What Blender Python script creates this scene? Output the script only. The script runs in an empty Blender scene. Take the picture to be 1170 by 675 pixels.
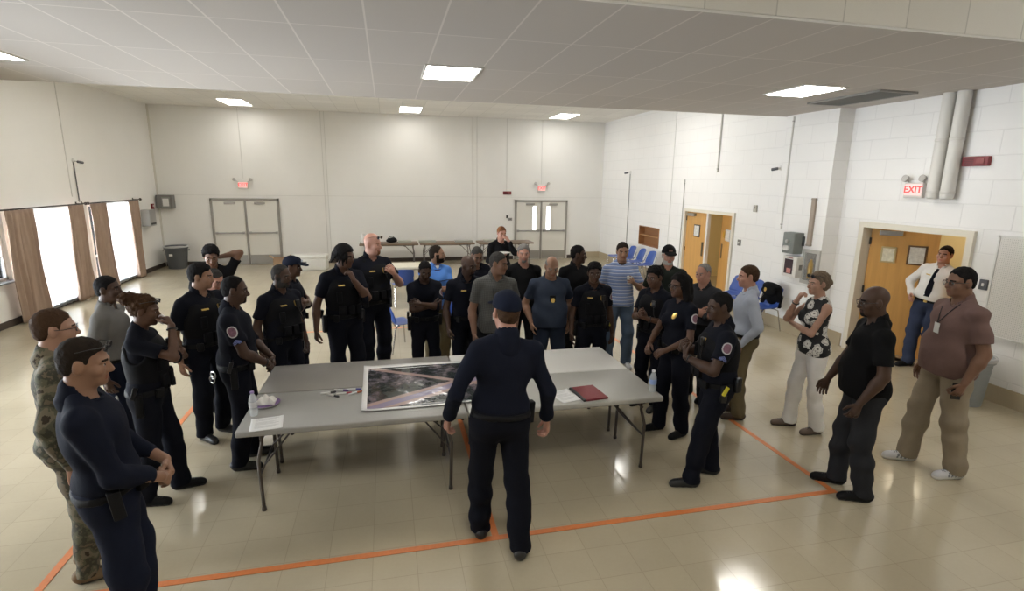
import bpy, bmesh, math, random, zlib
import numpy as np
from mathutils import Vector, Matrix, Euler
from mathutils.bvhtree import BVHTree
R_ = math.radians
SC = bpy.context.scene
COL = SC.collection
rng = random.Random(7)

# ------------------------------------------------------------------ object helpers
def tag(o, label=None, cat=None, group=None, kind=None):
    if label: o['label'] = label
    if cat: o['category'] = cat
    if group: o['group'] = group
    if kind: o['kind'] = kind
    return o

def empty(name, loc=(0, 0, 0), rz=0.0, label=None, cat=None, group=None):
    o = bpy.data.objects.new(name, None)
    COL.objects.link(o)
    o.location = loc
    o.rotation_euler = (0, 0, rz)
    o.empty_display_size = 0.1
    return tag(o, label, cat, group)

def copy_tree(o, parent=None):
    c = o.copy()
    COL.objects.link(c)
    if parent is not None:
        c.parent = parent
    for ch in list(o.children):
        copy_tree(ch, c)
    return c

class MB:
    """collects shapes in one bmesh; build() links it as one mesh object"""
    def __init__(s):
        s.bm = bmesh.new()
        s.mi = 0
    def _fin(s, verts):
        for v in verts:
            for f in v.link_faces:
                if not f.tag:
                    f.material_index = s.mi
                    f.tag = True
    def box(s, c, size, rz=0, bev=0.0, rot=None, seg=2):
        r = bmesh.ops.create_cube(s.bm, size=1.0)
        vs = r['verts']
        M = Matrix.Translation(c) @ (rot.to_4x4() if rot is not None else Matrix.Rotation(rz, 4, 'Z')) @ Matrix.Diagonal((*size, 1))
        bmesh.ops.transform(s.bm, matrix=M, verts=vs)
        if bev > 0:
            es = list({e for v in vs for e in v.link_edges})
            rb = bmesh.ops.bevel(s.bm, geom=es, offset=bev, segments=seg, profile=0.5, affect='EDGES')
            vs = list({v for f in rb['faces'] for v in f.verts} | {v for v in vs if v.is_valid})
        s._fin(vs)
        return s
    def tube(s, pts, r, n=10, closed=False, caps=True):
        pts = [Vector(p) for p in pts]
        N = len(pts)
        rs = r if isinstance(r, (list, tuple)) else [r] * N
        rings = []
        up = None
        for i, p in enumerate(pts):
            a = pts[i - 1] if (i > 0 or closed) else pts[i]
            b = pts[(i + 1) % N] if (i < N - 1 or closed) else pts[i]
            t = (b - a).normalized()
            if up is None:
                up = Vector((0, 0, 1)) if abs(t.z) < 0.9 else Vector((1, 0, 0))
            side = t.cross(up).normalized()
            up = side.cross(t).normalized()
            rings.append([s.bm.verts.new(p + rs[i] * (math.cos(2 * math.pi * k / n) * side + math.sin(2 * math.pi * k / n) * up)) for k in range(n)])
        for i in range(N if closed else N - 1):
            A, B = rings[i], rings[(i + 1) % N]
            for k in range(n):
                s.bm.faces.new((A[k], A[(k + 1) % n], B[(k + 1) % n], B[k]))
        if caps and not closed:
            s.bm.faces.new(rings[0]); s.bm.faces.new(rings[-1][::-1])
        s._fin([v for q in rings for v in q])
        return s
    def lathe(s, prof, c=(0, 0, 0), n=24, M=None):
        rings = []
        for (r, z) in prof:
            rings.append([s.bm.verts.new((c[0] + r * math.cos(2 * math.pi * k / n), c[1] + r * math.sin(2 * math.pi * k / n), c[2] + z)) for k in range(n)])
        for A, B in zip(rings, rings[1:]):
            for k in range(n):
                s.bm.faces.new((A[k], A[(k + 1) % n], B[(k + 1) % n], B[k]))
        s.bm.faces.new(rings[0][::-1]); s.bm.faces.new(rings[-1])
        vs = [v for q in rings for v in q]
        if M is not None:
            bmesh.ops.transform(s.bm, matrix=M, verts=vs)
        s._fin(vs)
        return s
    def prism(s, poly, axis, lo, hi):
        """polygon (2D, other two axes in order) swept along axis index"""
        def P(u, v, w):
            q = [u, v]; q.insert(axis, w); return q
        A = [s.bm.verts.new(P(u, v, lo)) for u, v in poly]
        B = [s.bm.verts.new(P(u, v, hi)) for u, v in poly]
        n = len(poly)
        s.bm.faces.new(A); s.bm.faces.new(B[::-1])
        for k in range(n):
            s.bm.faces.new((A[k], B[k], B[(k + 1) % n], A[(k + 1) % n]))
        s._fin(A + B)
        return s
    def grid(s, fn, nu, nv):
        V = [[s.bm.verts.new(fn(i / nu, j / nv)) for j in range(nv + 1)] for i in range(nu + 1)]
        for i in range(nu):
            for j in range(nv):
                s.bm.faces.new((V[i][j], V[i + 1][j], V[i + 1][j + 1], V[i][j + 1]))
        s._fin([v for q in V for v in q])
        return s
    def build(s, name, mats, parent=None, smooth=False, loc=None):
        bmesh.ops.recalc_face_normals(s.bm, faces=s.bm.faces[:])
        me = bpy.data.meshes.new(name)
        s.bm.to_mesh(me); s.bm.free()
        for m in (mats if isinstance(mats, (list, tuple)) else [mats]):
            me.materials.append(m)
        if smooth:
            me.polygons.foreach_set('use_smooth', [True] * len(me.polygons))
            try:
                me.set_sharp_from_angle(angle=R_(40))
            except Exception:
                pass
        o = bpy.data.objects.new(name, me)
        COL.objects.link(o)
        if parent is not None: o.parent = parent
        if loc is not None: o.location = loc
        return o

def struct(o, kind='structure'):
    o['kind'] = kind
    return o

# ------------------------------------------------------------------ materials
_M = {}
def mat(key, col, rough=0.6, metal=0.0, bump=0.0, bscale=200.0, var=0.0, vscale=8.0, emit=None, spec=0.5, sheen=0.0, alpha=1.0, trans=0.0):
    if key in _M: return _M[key]
    m = bpy.data.materials.new(key); m.use_nodes = True
    nt = m.node_tree; b = nt.nodes['Principled BSDF']
    b.inputs['Base Color'].default_value = (*col, 1)
    b.inputs['Roughness'].default_value = rough
    b.inputs['Metallic'].default_value = metal
    b.inputs['Specular IOR Level'].default_value = spec
    if sheen:
        b.inputs['Sheen Weight'].default_value = sheen
    if trans:
        b.inputs['Transmission Weight'].default_value = trans
    if alpha < 1:
        b.inputs['Alpha'].default_value = alpha
    if emit:
        b.inputs['Emission Color'].default_value = (*emit[0], 1)
        b.inputs['Emission Strength'].default_value = emit[1]
    if bump or var:
        tc = nt.nodes.new('ShaderNodeTexCoord')
    if bump:
        n = nt.nodes.new('ShaderNodeTexNoise'); n.inputs['Scale'].default_value = bscale; n.inputs['Detail'].default_value = 3
        bp = nt.nodes.new('ShaderNodeBump'); bp.inputs['Strength'].default_value = bump; bp.inputs['Distance'].default_value = 0.01
        nt.links.new(tc.outputs['Object'], n.inputs['Vector'])
        nt.links.new(n.outputs['Fac'], bp.inputs['Height']); nt.links.new(bp.outputs['Normal'], b.inputs['Normal'])
    if var:
        n = nt.nodes.new('ShaderNodeTexNoise'); n.inputs['Scale'].default_value = vscale; n.inputs['Detail'].default_value = 5
        mx = nt.nodes.new('ShaderNodeMix'); mx.data_type = 'RGBA'
        mx.inputs[6].default_value = (*[c * (1 - var) for c in col], 1); mx.inputs[7].default_value = (*[min(1, c * (1 + var)) for c in col], 1)
        nt.links.new(tc.outputs['Object'], n.inputs['Vector']); nt.links.new(n.outputs['Fac'], mx.inputs[0])
        nt.links.new(mx.outputs[2], b.inputs['Base Color'])
    _M[key] = m
    return m

class NB:
    """small node-graph helper"""
    def __init__(s, key):
        s.m = bpy.data.materials.new(key); s.m.use_nodes = True
        s.nt = s.m.node_tree; s.b = s.nt.nodes['Principled BSDF']; s.out = s.nt.nodes['Material Output']
    def n(s, typ, **kw):
        x = s.nt.nodes.new(typ)
        for k, v in kw.items(): setattr(x, k, v)
        return x
    def l(s, a, b): s.nt.links.new(a, b)
    def val(s, sock, v): sock.default_value = v
    def math(s, op, a, b=None, c=None):
        x = s.n('ShaderNodeMath', operation=op)
        for i, v in enumerate((a, b, c)):
            if v is None: continue
            if hasattr(v, 'is_linked') or hasattr(v, 'links'): s.l(v, x.inputs[i])
            else: x.inputs[i].default_value = v
        return x.outputs[0]
    def mix(s, f, a, b):
        x = s.n('ShaderNodeMix', data_type='RGBA')
        for sock, v in ((x.inputs[0], f), (x.inputs[6], a), (x.inputs[7], b)):
            if hasattr(v, 'links'): s.l(v, sock)
            elif isinstance(v, tuple): sock.default_value = (*v, 1) if len(v) == 3 else v
            else: sock.default_value = v
        return x.outputs[2]
    def sep(s, v):
        x = s.n('ShaderNodeSeparateXYZ'); s.l(v, x.inputs[0]); return x.outputs
    def objco(s): return s.n('ShaderNodeTexCoord').outputs['Object']
    def noise(s, vec, scale, detail=3):
        x = s.n('ShaderNodeTexNoise'); x.inputs['Scale'].default_value = scale; x.inputs['Detail'].default_value = detail
        s.l(vec, x.inputs['Vector']); return x.outputs['Fac']
    def ramp(s, f, stops, const=False):
        x = s.n('ShaderNodeValToRGB'); s.l(f, x.inputs[0])
        e = x.color_ramp.elements
        if const: x.color_ramp.interpolation = 'CONSTANT'
        while len(e) < len(stops): e.new(0.5)
        for k, (p, c) in enumerate(stops): e[k].position = p; e[k].color = (*c, 1)
        return x.outputs[0]
    def bump(s, h, strength=0.3, dist=0.01):
        x = s.n('ShaderNodeBump'); x.inputs['Strength'].default_value = strength; x.inputs['Distance'].default_value = dist
        s.l(h, x.inputs['Height']); s.l(x.outputs['Normal'], s.b.inputs['Normal'])
# ------------------------------------------------------------------ implicit surfaces -> meshes
def v3(*a): return np.array(a if len(a) == 3 else a[0], dtype=np.float64)
def unit(v):
    v = np.asarray(v, float); return v / (np.linalg.norm(v) + 1e-12)
def rx(a):
    c, s = math.cos(a), math.sin(a); return np.array([[1, 0, 0], [0, c, -s], [0, s, c]])
def ry(a):
    c, s = math.cos(a), math.sin(a); return np.array([[c, 0, s], [0, 1, 0], [-s, 0, c]])
def rz(a):
    c, s = math.cos(a), math.sin(a); return np.array([[c, -s, 0], [s, c, 0], [0, 0, 1]])

class Field:
    def __init__(s): s.prims = []; s.posts = []
    def cone(s, a, b, ra, rb, k=0.02, sq=None, op='+'):
        a = v3(a); b = v3(b); m = max(ra, rb)
        s.prims.append((op, k, np.minimum(a, b) - m, np.maximum(a, b) + m, ('c', a, b, ra, rb, sq))); return s
    def ell(s, c, r, k=0.03, R=None, op='+'):
        c = v3(c); r = v3(r)
        e = r if R is None else np.abs(R) @ r
        s.prims.append((op, k, c - e, c + e, ('e', c, r, R))); return s
    def chain(s, pts, rs, k=0.01):
        for i in range(len(pts) - 1): s.cone(pts[i], pts[i + 1], rs[i], rs[i + 1], k)
        return s
    def post(s, fn): s.posts.append(fn); return s
    @staticmethod
    def _d(g, X, Y, Z):
        if g[0] == 'e':
            _, c, r, R = g
            x, y, z = X - c[0], Y - c[1], Z - c[2]
            if R is not None:
                x, y, z = R[0, 0] * x + R[1, 0] * y + R[2, 0] * z, R[0, 1] * x + R[1, 1] * y + R[2, 1] * z, R[0, 2] * x + R[1, 2] * y + R[2, 2] * z
            k0 = np.sqrt((x / r[0]) ** 2 + (y / r[1]) ** 2 + (z / r[2]) ** 2)
            k1 = np.sqrt((x / r[0] ** 2) ** 2 + (y / r[1] ** 2) ** 2 + (z / r[2] ** 2) ** 2)
            return k0 * (k0 - 1) / (k1 + 1e-6)
        _, a, b, ra, rb, sq = g
        ab = b - a; L = float(ab @ ab) + 1e-12
        x, y, z = X - a[0], Y - a[1], Z - a[2]
        t = np.clip((x * ab[0] + y * ab[1] + z * ab[2]) / L, 0, 1)
        x = x - t * ab[0]; y = y - t * ab[1]; z = z - t * ab[2]
        f = 1.0
        if sq is not None:
            n, f = sq
            q = (x * n[0] + y * n[1] + z * n[2]) * (1 / f - 1)
            x = x + q * n[0]; y = y + q * n[1]; z = z + q * n[2]
        return (np.sqrt(x * x + y * y + z * z) - (ra + (rb - ra) * t)) * min(1.0, f)
    def bounds(s):
        P = [p for p in s.prims if p[0] == '+']
        return np.min([p[2] for p in P], 0), np.max([p[3] for p in P], 0)
    def mesh(s, h, fine=(), lo=None, hi=None):
        """fine: list of (centre, half-size, spacing)"""
        l0, h0 = s.bounds()
        if lo is not None: l0 = np.maximum(l0, lo)
        if hi is not None: h0 = np.minimum(h0, hi)
        l0 = l0 - 2.5 * h; h0 = h0 + 2.5 * h
        ax = []
        for d in range(3):
            x = l0[d]; q = [x]
            while x < h0[d]:
                st = h
                for c, hs, fh in fine:
                    dist = abs(x - c[d]) - hs[d]
                    if dist < 0: st = min(st, fh)
                    elif dist < h and x < c[d]: st = min(st, max(fh, dist + 1e-4))
                x += st; q.append(x)
            ax.append(np.array(q, np.float32))
        xs, ys, zs = ax
        D = np.full((len(xs), len(ys), len(zs)), 0.5, np.float32)
        for op, k, a, b, g in s.prims:
            m = k + 2.2 * h
            sl = []
            for d in range(3):
                i0 = max(0, int(np.searchsorted(ax[d], a[d] - m)) - 1); i1 = int(np.searchsorted(ax[d], b[d] + m)) + 1
                sl.append(slice(i0, i1))
            X = xs[sl[0]][:, None, None]; Y = ys[sl[1]][None, :, None]; Z = zs[sl[2]][None, None, :]
            if 0 in (X.size, Y.size, Z.size): continue
            sub = D[tuple(sl)]
            d_ = Field._d(g, X, Y, Z).astype(np.float32)
            if op == '+':
                if k <= 0: sub[...] = np.minimum(sub, d_)
                else:
                    hh = np.clip(0.5 + 0.5 * (sub - d_) / k, 0, 1)
                    sub[...] = sub + (d_ - sub) * hh - k * hh * (1 - hh)
            else:
                d_ = -d_
                kk = max(k, 1e-5)
                hh = np.clip(0.5 + 0.5 * (d_ - sub) / kk, 0, 1)
                sub[...] = sub + (d_ - sub) * hh + kk * hh * (1 - hh)
        X = xs[:, None, None]; Y = ys[None, :, None]; Z = zs[None, None, :]
        for fn in s.posts:
            D = fn(X, Y, Z, D).astype(np.float32)
        D[0] = D[-1] = 0.1; D[:, 0] = D[:, -1] = 0.1; D[:, :, 0] = D[:, :, -1] = 0.1
        return surface_nets(D, xs, ys, zs)

def surface_nets(D, xs, ys, zs):
    S = D < 0
    c = np.zeros(tuple(n - 1 for n in D.shape), np.int8)
    for dx in (0, 1):
        for dy in (0, 1):
            for dz in (0, 1):
                c += S[dx:D.shape[0] - 1 + dx, dy:D.shape[1] - 1 + dy, dz:D.shape[2] - 1 + dz]
    act = (c > 0) & (c < 8)
    I = np.argwhere(act); N = len(I)
    vid = np.full(act.shape, -1, np.int64); vid[act] = np.arange(N)
    off = [(dx, dy, dz) for dx in (0, 1) for dy in (0, 1) for dz in (0, 1)]
    V = np.stack([D[I[:, 0] + o[0], I[:, 1] + o[1], I[:, 2] + o[2]] for o in off], 1)
    P = np.stack([np.stack([xs[I[:, 0] + o[0]], ys[I[:, 1] + o[1]], zs[I[:, 2] + o[2]]], 1) for o in off], 1)
    acc = np.zeros((N, 3)); cnt = np.zeros(N)
    for a in range(8):
        for b in range(a + 1, 8):
            if sum(abs(off[a][d] - off[b][d]) for d in range(3)) != 1: continue
            m = (V[:, a] < 0) != (V[:, b] < 0)
            t = V[m, a] / (V[m, a] - V[m, b])
            acc[m] += P[m, a] + t[:, None] * (P[m, b] - P[m, a]); cnt[m] += 1
    verts = acc / np.maximum(cnt, 1)[:, None]
    quads = []
    # x edges
    def add(e, g, flip):
        q = np.stack(g, 1)
        q[flip] = q[flip][:, ::-1]
        quads.append(q)
    d = S[:-1, 1:-1, 1:-1] != S[1:, 1:-1, 1:-1]
    E = np.argwhere(d); i, j, k = E[:, 0], E[:, 1] + 1, E[:, 2] + 1
    add(E, (vid[i, j - 1, k - 1], vid[i, j, k - 1], vid[i, j, k], vid[i, j - 1, k]), ~S[i, j, k])
    d = S[1:-1, :-1, 1:-1] != S[1:-1, 1:, 1:-1]
    E = np.argwhere(d); i, j, k = E[:, 0] + 1, E[:, 1], E[:, 2] + 1
    add(E, (vid[i - 1, j, k - 1], vid[i - 1, j, k], vid[i, j, k], vid[i, j, k - 1]), ~S[i, j, k])
    d = S[1:-1, 1:-1, :-1] != S[1:-1, 1:-1, 1:]
    E = np.argwhere(d); i, j, k = E[:, 0] + 1, E[:, 1] + 1, E[:, 2]
    add(E, (vid[i - 1, j - 1, k], vid[i, j - 1, k], vid[i, j, k], vid[i - 1, j, k]), ~S[i, j, k])
    return verts, np.concatenate(quads)

def np_mesh(name, verts, quads, mats, parent=None, mi=None, scale=1.0):
    me = bpy.data.meshes.new(name)
    n, m = len(verts), len(quads)
    me.vertices.add(n); me.vertices.foreach_set('co', np.ascontiguousarray(verts * scale, np.float32).ravel())
    me.loops.add(4 * m); me.loops.foreach_set('vertex_index', np.ascontiguousarray(quads, np.int32).ravel())
    me.polygons.add(m); me.polygons.foreach_set('loop_start', np.arange(0, 4 * m, 4, dtype=np.int32))
    for q in (mats if isinstance(mats, (list, tuple)) else [mats]): me.materials.append(q)
    if mi is not None: me.polygons.foreach_set('material_index', np.ascontiguousarray(mi, np.int32))
    me.polygons.foreach_set('use_smooth', np.ones(m, bool))
    me.update(calc_edges=True)
    o = bpy.data.objects.new(name, me); COL.objects.link(o)
    if parent is not None: o.parent = parent
    return o

def keep_big(verts, quads, frac=0.02):
    """drop stray islands of the iso-surface"""
    lab = np.arange(len(verts))
    for _ in range(400):
        m = lab[quads].min(1)
        new = lab.copy()
        for c in range(4): np.minimum.at(new, quads[:, c], m)
        new = new[new]
        if (new == lab).all(): break
        lab = new
    u, inv, cn = np.unique(lab, return_inverse=True, return_counts=True)
    ok = (cn >= frac * len(verts))[inv]
    fq = ok[quads[:, 0]]
    idx = np.cumsum(ok) - 1
    return verts[ok], idx[quads[fq]]
# ------------------------------------------------------------------ people
def cloth(key, col, rough=0.85, wr=0.25, var=0.12):
    if key in _M: return _M[key]
    g = NB(key); co = g.objco()
    n1 = g.noise(co, 9.0, 4); n2 = g.noise(co, 420.0, 2)
    g.l(g.mix(n1, tuple(c * (1 - var) for c in col), tuple(c * (1 + var) for c in col)), g.b.inputs['Base Color'])
    h = g.math('MULTIPLY_ADD', n1, 1.0, g.math('MULTIPLY', n2, 0.06))
    g.bump(h, wr, 0.03)
    g.b.inputs['Roughness'].default_value = rough; g.b.inputs['Specular IOR Level'].default_value = 0.10
    _M[key] = g.m
    return g.m

def skin(key, col):
    if key in _M: return _M[key]
    g = NB(key); co = g.objco()
    n1 = g.noise(co, 14.0, 4)
    g.l(g.mix(n1, tuple(c * 0.86 for c in col), tuple(c * 1.14 for c in col)), g.b.inputs['Base Color'])
    g.bump(g.noise(co, 260.0, 2), 0.08, 0.01)
    g.b.inputs['Roughness'].default_value = 0.5; g.b.inputs['Specular IOR Level'].default_value = 0.35
    g.b.inputs['Subsurface Weight'].default_value = 0.0
    _M[key] = g.m
    return g.m

def hairmat(key, col):
    if key in _M: return _M[key]
    g = NB(key); co = g.objco()
    n1 = g.noise(co, 90.0, 4)
    g.l(g.mix(n1, tuple(c * 0.55 for c in col), tuple(c * 1.35 for c in col)), g.b.inputs['Base Color'])
    g.bump(n1, 0.6, 0.01)
    g.b.inputs['Roughness'].default_value = 0.75; g.b.inputs['Specular IOR Level'].default_value = 0.08
    _M[key] = g.m
    return g.m

SK = dict(dark=(0.058, 0.029, 0.018), brown=(0.095, 0.047, 0.029), mid=(0.17, 0.088, 0.055), tan=(0.28, 0.155, 0.10), light=(0.40, 0.23, 0.165), pink=(0.43, 0.225, 0.165))
HC = dict(black=(0.010, 0.009, 0.009), dark=(0.022, 0.016, 0.012), brown=(0.060, 0.034, 0.020), grey=(0.20, 0.19, 0.18), saltpepper=(0.042, 0.039, 0.036), auburn=(0.055, 0.029, 0.015), ginger=(0.17, 0.07, 0.03), blondgrey=(0.16, 0.12, 0.085), white=(0.45, 0.44, 0.42))

def striped_mat():
    g = NB('blue_white_stripes'); co = g.objco(); z = g.sep(co)[2]
    w = g.math('FRACT', g.math('MULTIPLY', z, 21.0))
    c = g.ramp(w, [(0.0, (0.20, 0.27, 0.48)), (0.36, (0.50, 0.55, 0.66)), (0.60, (0.07, 0.10, 0.22)), (0.70, (0.20, 0.27, 0.48))], True)
    g.l(c, g.b.inputs['Base Color']); g.b.inputs['Roughness'].default_value = 0.85
    g.bump(g.noise(co, 9.0, 4), 0.25, 0.03); return g.m
def bluepolo_mat():
    g = NB('blue_polo'); co = g.objco(); z = g.sep(co)[2]
    c = g.ramp(g.math('MULTIPLY', z, 0.5), [(0.0, (0.075, 0.22, 0.62)), (0.643, (0.02, 0.035, 0.12)), (0.652, (0.075, 0.22, 0.62))], True)
    g.l(c, g.b.inputs['Base Color']); g.b.inputs['Roughness'].default_value = 0.85
    g.bump(g.noise(co, 9.0, 4), 0.25, 0.03); return g.m
def plaid_mat():
    g = NB('grey_plaid'); co = g.objco(); s = g.sep(co)
    w1 = g.math('FRACT', g.math('MULTIPLY', s[2], 58.0)); w2 = g.math('FRACT', g.math('MULTIPLY', s[0], 58.0))
    a = g.math('GREATER_THAN', w1, 0.72); b = g.math('GREATER_THAN', w2, 0.72)
    c = g.mix(g.math('MULTIPLY', g.math('ADD', a, b), 0.5), (0.050, 0.050, 0.047), (0.105, 0.105, 0.10))
    g.l(c, g.b.inputs['Base Color']); g.b.inputs['Roughness'].default_value = 0.85
    g.bump(g.noise(co, 9.0, 4), 0.25, 0.03); return g.m
def camo_mat():
    g = NB('camouflage'); co = g.objco()
    n1 = g.noise(co, 11.0, 5)
    c = g.ramp(n1, [(0.0, (0.13, 0.105, 0.07)), (0.42, (0.05, 0.048, 0.034)), (0.49, (0.095, 0.095, 0.06)), (0.56, (0.17, 0.145, 0.10)), (0.66, (0.045, 0.032, 0.02))], True)
    g.l(c, g.b.inputs['Base Color']); g.b.inputs['Roughness'].default_value = 0.9
    g.bump(g.noise(co, 9.0, 4), 0.35, 0.03); return g.m
def floral_mat():
    g = NB('black_white_floral'); co = g.objco()
    v = g.n('ShaderNodeTexVoronoi'); v.inputs['Scale'].default_value = 9.5; g.l(co, v.inputs['Vector'])
    d = v.outputs['Distance']
    n = g.noise(co, 26.0, 3)
    e = g.math('ADD', d, g.math('MULTIPLY', g.math('SUBTRACT', n, 0.5), 0.55))
    w = g.ramp(e, [(0.0, (0.16, 0.15, 0.14)), (0.10, (0.62, 0.60, 0.57)), (0.30, (0.10, 0.1, 0.1)), (0.335, (0.60, 0.58, 0.55)), (0.44, (0.012, 0.012, 0.014))], True)
    g.l(w, g.b.inputs['Base Color']); g.b.inputs['Roughness'].default_value = 0.8
    g.bump(g.noise(co, 9.0, 4), 0.2, 0.03); return g.m
SPECIAL = dict(stripes=striped_mat, bluepolo=bluepolo_mat, plaid=plaid_mat, camo=camo_mat, floral=floral_mat)
CL = dict(navyblk=(0.0068, 0.0076, 0.0125), black=(0.0065, 0.0065, 0.0072), navy=(0.0085, 0.0105, 0.020), greypolo=(0.155, 0.15, 0.14), greencoal=(0.016, 0.02, 0.016),
          slate=(0.032, 0.042, 0.066), charcoal=(0.032, 0.033, 0.038), ltblue=(0.42, 0.46, 0.55), white=(0.72, 0.71, 0.69), maroon=(0.155, 0.098, 0.088), khaki=(0.20, 0.165, 0.11),
          beige=(0.27, 0.225, 0.165), jeans=(0.085, 0.12, 0.18), dkjeans=(0.022, 0.03, 0.05), dknavy=(0.010, 0.013, 0.026), chiefblue=(0.035, 0.046, 0.085), whitepants=(0.78, 0.76, 0.74), dkgrey=(0.026, 0.027, 0.031), olive=(0.13, 0.105, 0.06))
def clm(k):
    if k in SPECIAL:
        kk = 'cl_' + k
        if kk not in _M: _M[kk] = SPECIAL[k]()
        return _M[kk]
    return cloth('cloth_' + k, CL[k])

LEATHER = lambda: mat('black_leather', (0.008, 0.008, 0.009), 0.58, spec=.15, bump=0.15, bscale=160)
NYLON = lambda: mat('black_nylon', (0.0065, 0.0065, 0.008), 0.75, spec=.12, bump=0.25, bscale=260)
GOLD = lambda: mat('gold_badge', (0.62, 0.42, 0.13), 0.3, 0.85)
SILVER = lambda: mat('silver_metal', (0.6, 0.6, 0.6), 0.28, 0.9)
PW = lambda: mat('patch_white', (0.45, 0.44, 0.45), 0.8)
PR = lambda: mat('patch_maroon', (0.17, 0.085, 0.12), 0.8, var=.6, vscale=60)
BLK = lambda: mat('black_plastic', (0.008, 0.008, 0.009), 0.35)

# arm poses, in the upper-body frame (origin = hip centre, z up, y forward, right = +x)
def pose(name, s, b):
    S = s
    P = {
        'hang': dict(W=(S * .268, .015, -.075), pole=(S * .35, -1, 0), d=(0, .14, -1), n=(-S, .1, 0), curl=28),
        'hangfwd': dict(W=(S * .262, .11, -.055), pole=(S * .35, -1, 0), d=(0, .32, -1), n=(-S, .1, 0), curl=34),
        'hangout': dict(W=(S * .325, .04, -.065), pole=(S * .5, -1, 0), d=(S * .12, .12, -1), n=(-S, .1, 0), curl=38),
        'claspR': dict(W=(S * .085, .205 + b, .02), pole=(S * .8, -.6, -.1), d=(-S * .75, .25, -.55), n=(0, -1, .1), curl=42),
        'claspL': dict(W=(S * .075, .235 + b, .035), pole=(S * .8, -.6, -.1), d=(-S * .7, .1, -.6), n=(0, -1, .1), curl=48),
        'crossU': dict(W=(-S * .085, .205 + b, .275), pole=(S * .75, .15, -1), d=(-S * .95, -.25, .12), n=(0, -1, -.2), curl=30),
        'crossD': dict(W=(-S * .065, .165 + b, .235), pole=(S * .75, .15, -1), d=(-S * .95, -.15, .1), n=(0, -1, .3), curl=35),
        'chin': dict(W=(S * .045, .205, .505), pole=(S * .45, .35, -1), d=(-S * .25, -.3, .85), n=(-S * .5, -.8, .2), curl=75),
        'mouth': dict(W=(S * .06, .235, .575), pole=(S * .45, .35, -1), d=(-S * .45, -.45, .6), n=(-S * .4, -.9, 0), curl=70),
        'pocket': dict(W=(S * .218, .055, -.005), pole=(S * .6, -1, .1), d=(-S * .12, .25, -1), n=(-S, .1, 0), curl=20),
        'beltside': dict(W=(S * .215, .10, .075), pole=(S * .9, -.8, 0), d=(-S * .25, .75, -.5), n=(-S, -.1, 0), curl=45),
        'chest': dict(W=(S * .03, .20 + b, .33), pole=(S * .6, -.1, -1), d=(-S * .75, .1, .45), n=(0, -1, 0), curl=40),
        'vest': dict(W=(S * .12, .215 + b, .26), pole=(S * .8, -.3, -1), d=(-S * .6, .05, .6), n=(0, -1, 0), curl=60),
        'behindhead': dict(W=(S * .10, -.075, .655), pole=(S, .55, .25), d=(-S * .9, -.3, .25), n=(0, 1, .1), curl=30),
        'cup': dict(W=(S * .12, .26, .30), pole=(S * .7, -.3, -1), d=(-S * .45, .55, .45), n=(-S * .8, -.3, .2), curl=62),
        'plate': dict(W=(S * .13, .27, .30), pole=(S * .7, -.3, -1), d=(-S * .35, .8, .1), n=(0, .1, 1), curl=22),
        'fist': dict(W=(S * .10, .26, .24), pole=(S * .8, -.4, -1), d=(-S * .6, .6, .45), n=(-S * .6, -.6, .1), curl=70),
        'rest': dict(W=(S * .13, .25 + b, .06), pole=(S * .8, -.7, -.2), d=(-S * .45, .7, -.45), n=(-S * .4, -.5, -.6), curl=40),
        'phone': dict(W=(S * .27, .07, -.06), pole=(S * .35, -1, 0), d=(-S * .05, .3, -1), n=(-S, .1, .0), curl=58),
    }
    return dict(P[name])

def ik(S, W, l1, l2, pole):
    S = v3(S); W = v3(W); d = W - S; L = np.linalg.norm(d)
    if L > (l1 + l2) * .998:
        W = S + d / L * (l1 + l2) * .998; d = W - S; L = np.linalg.norm(d)
    u = d / L
    a = (l1 * l1 - l2 * l2 + L * L) / (2 * L); h = math.sqrt(max(1e-6, l1 * l1 - a * a))
    p = unit(pole); p = unit(p - u * (p @ u))
    return S + u * a + p * h, W

HAIRLINE = {  # y (head frame) -> lowest z of the hair
    'short': ([-.12, -.045, -.032, -.022, .010, .016, .028, .034, .050, .066, .12], [-.072, -.072, -.045, .022, .024, -.012, -.008, .034, .052, .068, .074]),
    'receding': ([-.12, -.045, -.032, -.022, .010, .016, .026, .032, .045, .062, .12], [-.072, -.072, -.045, .022, .024, -.010, -.005, .048, .078, .098, .105]),
    'low': ([-.12, -.05, -.02, .005, .03, .05, .075, .12], [-.09, -.09, -.05, -.02, .0, .032, .052, .058]),
}

def folds(seed, amp, fx=(18, 11, 26)):
    r = random.Random(seed)
    W = [(r.uniform(.5, 1) * fx[0] * r.choice((-1, 1)), r.uniform(.4, 1) * fx[1] * r.choice((-1, 1)), r.uniform(.5, 1) * fx[2], r.uniform(0, 6.28)) for _ in range(4)]
    def fn(X, Y, Z, D):
        for a, b, c, p in W:
            D = D + (amp * .5) * np.sin(a * X + b * Y + c * Z + p + 1.5 * np.sin(9 * Z + p + 5 * X))
        return D
    return fn

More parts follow.
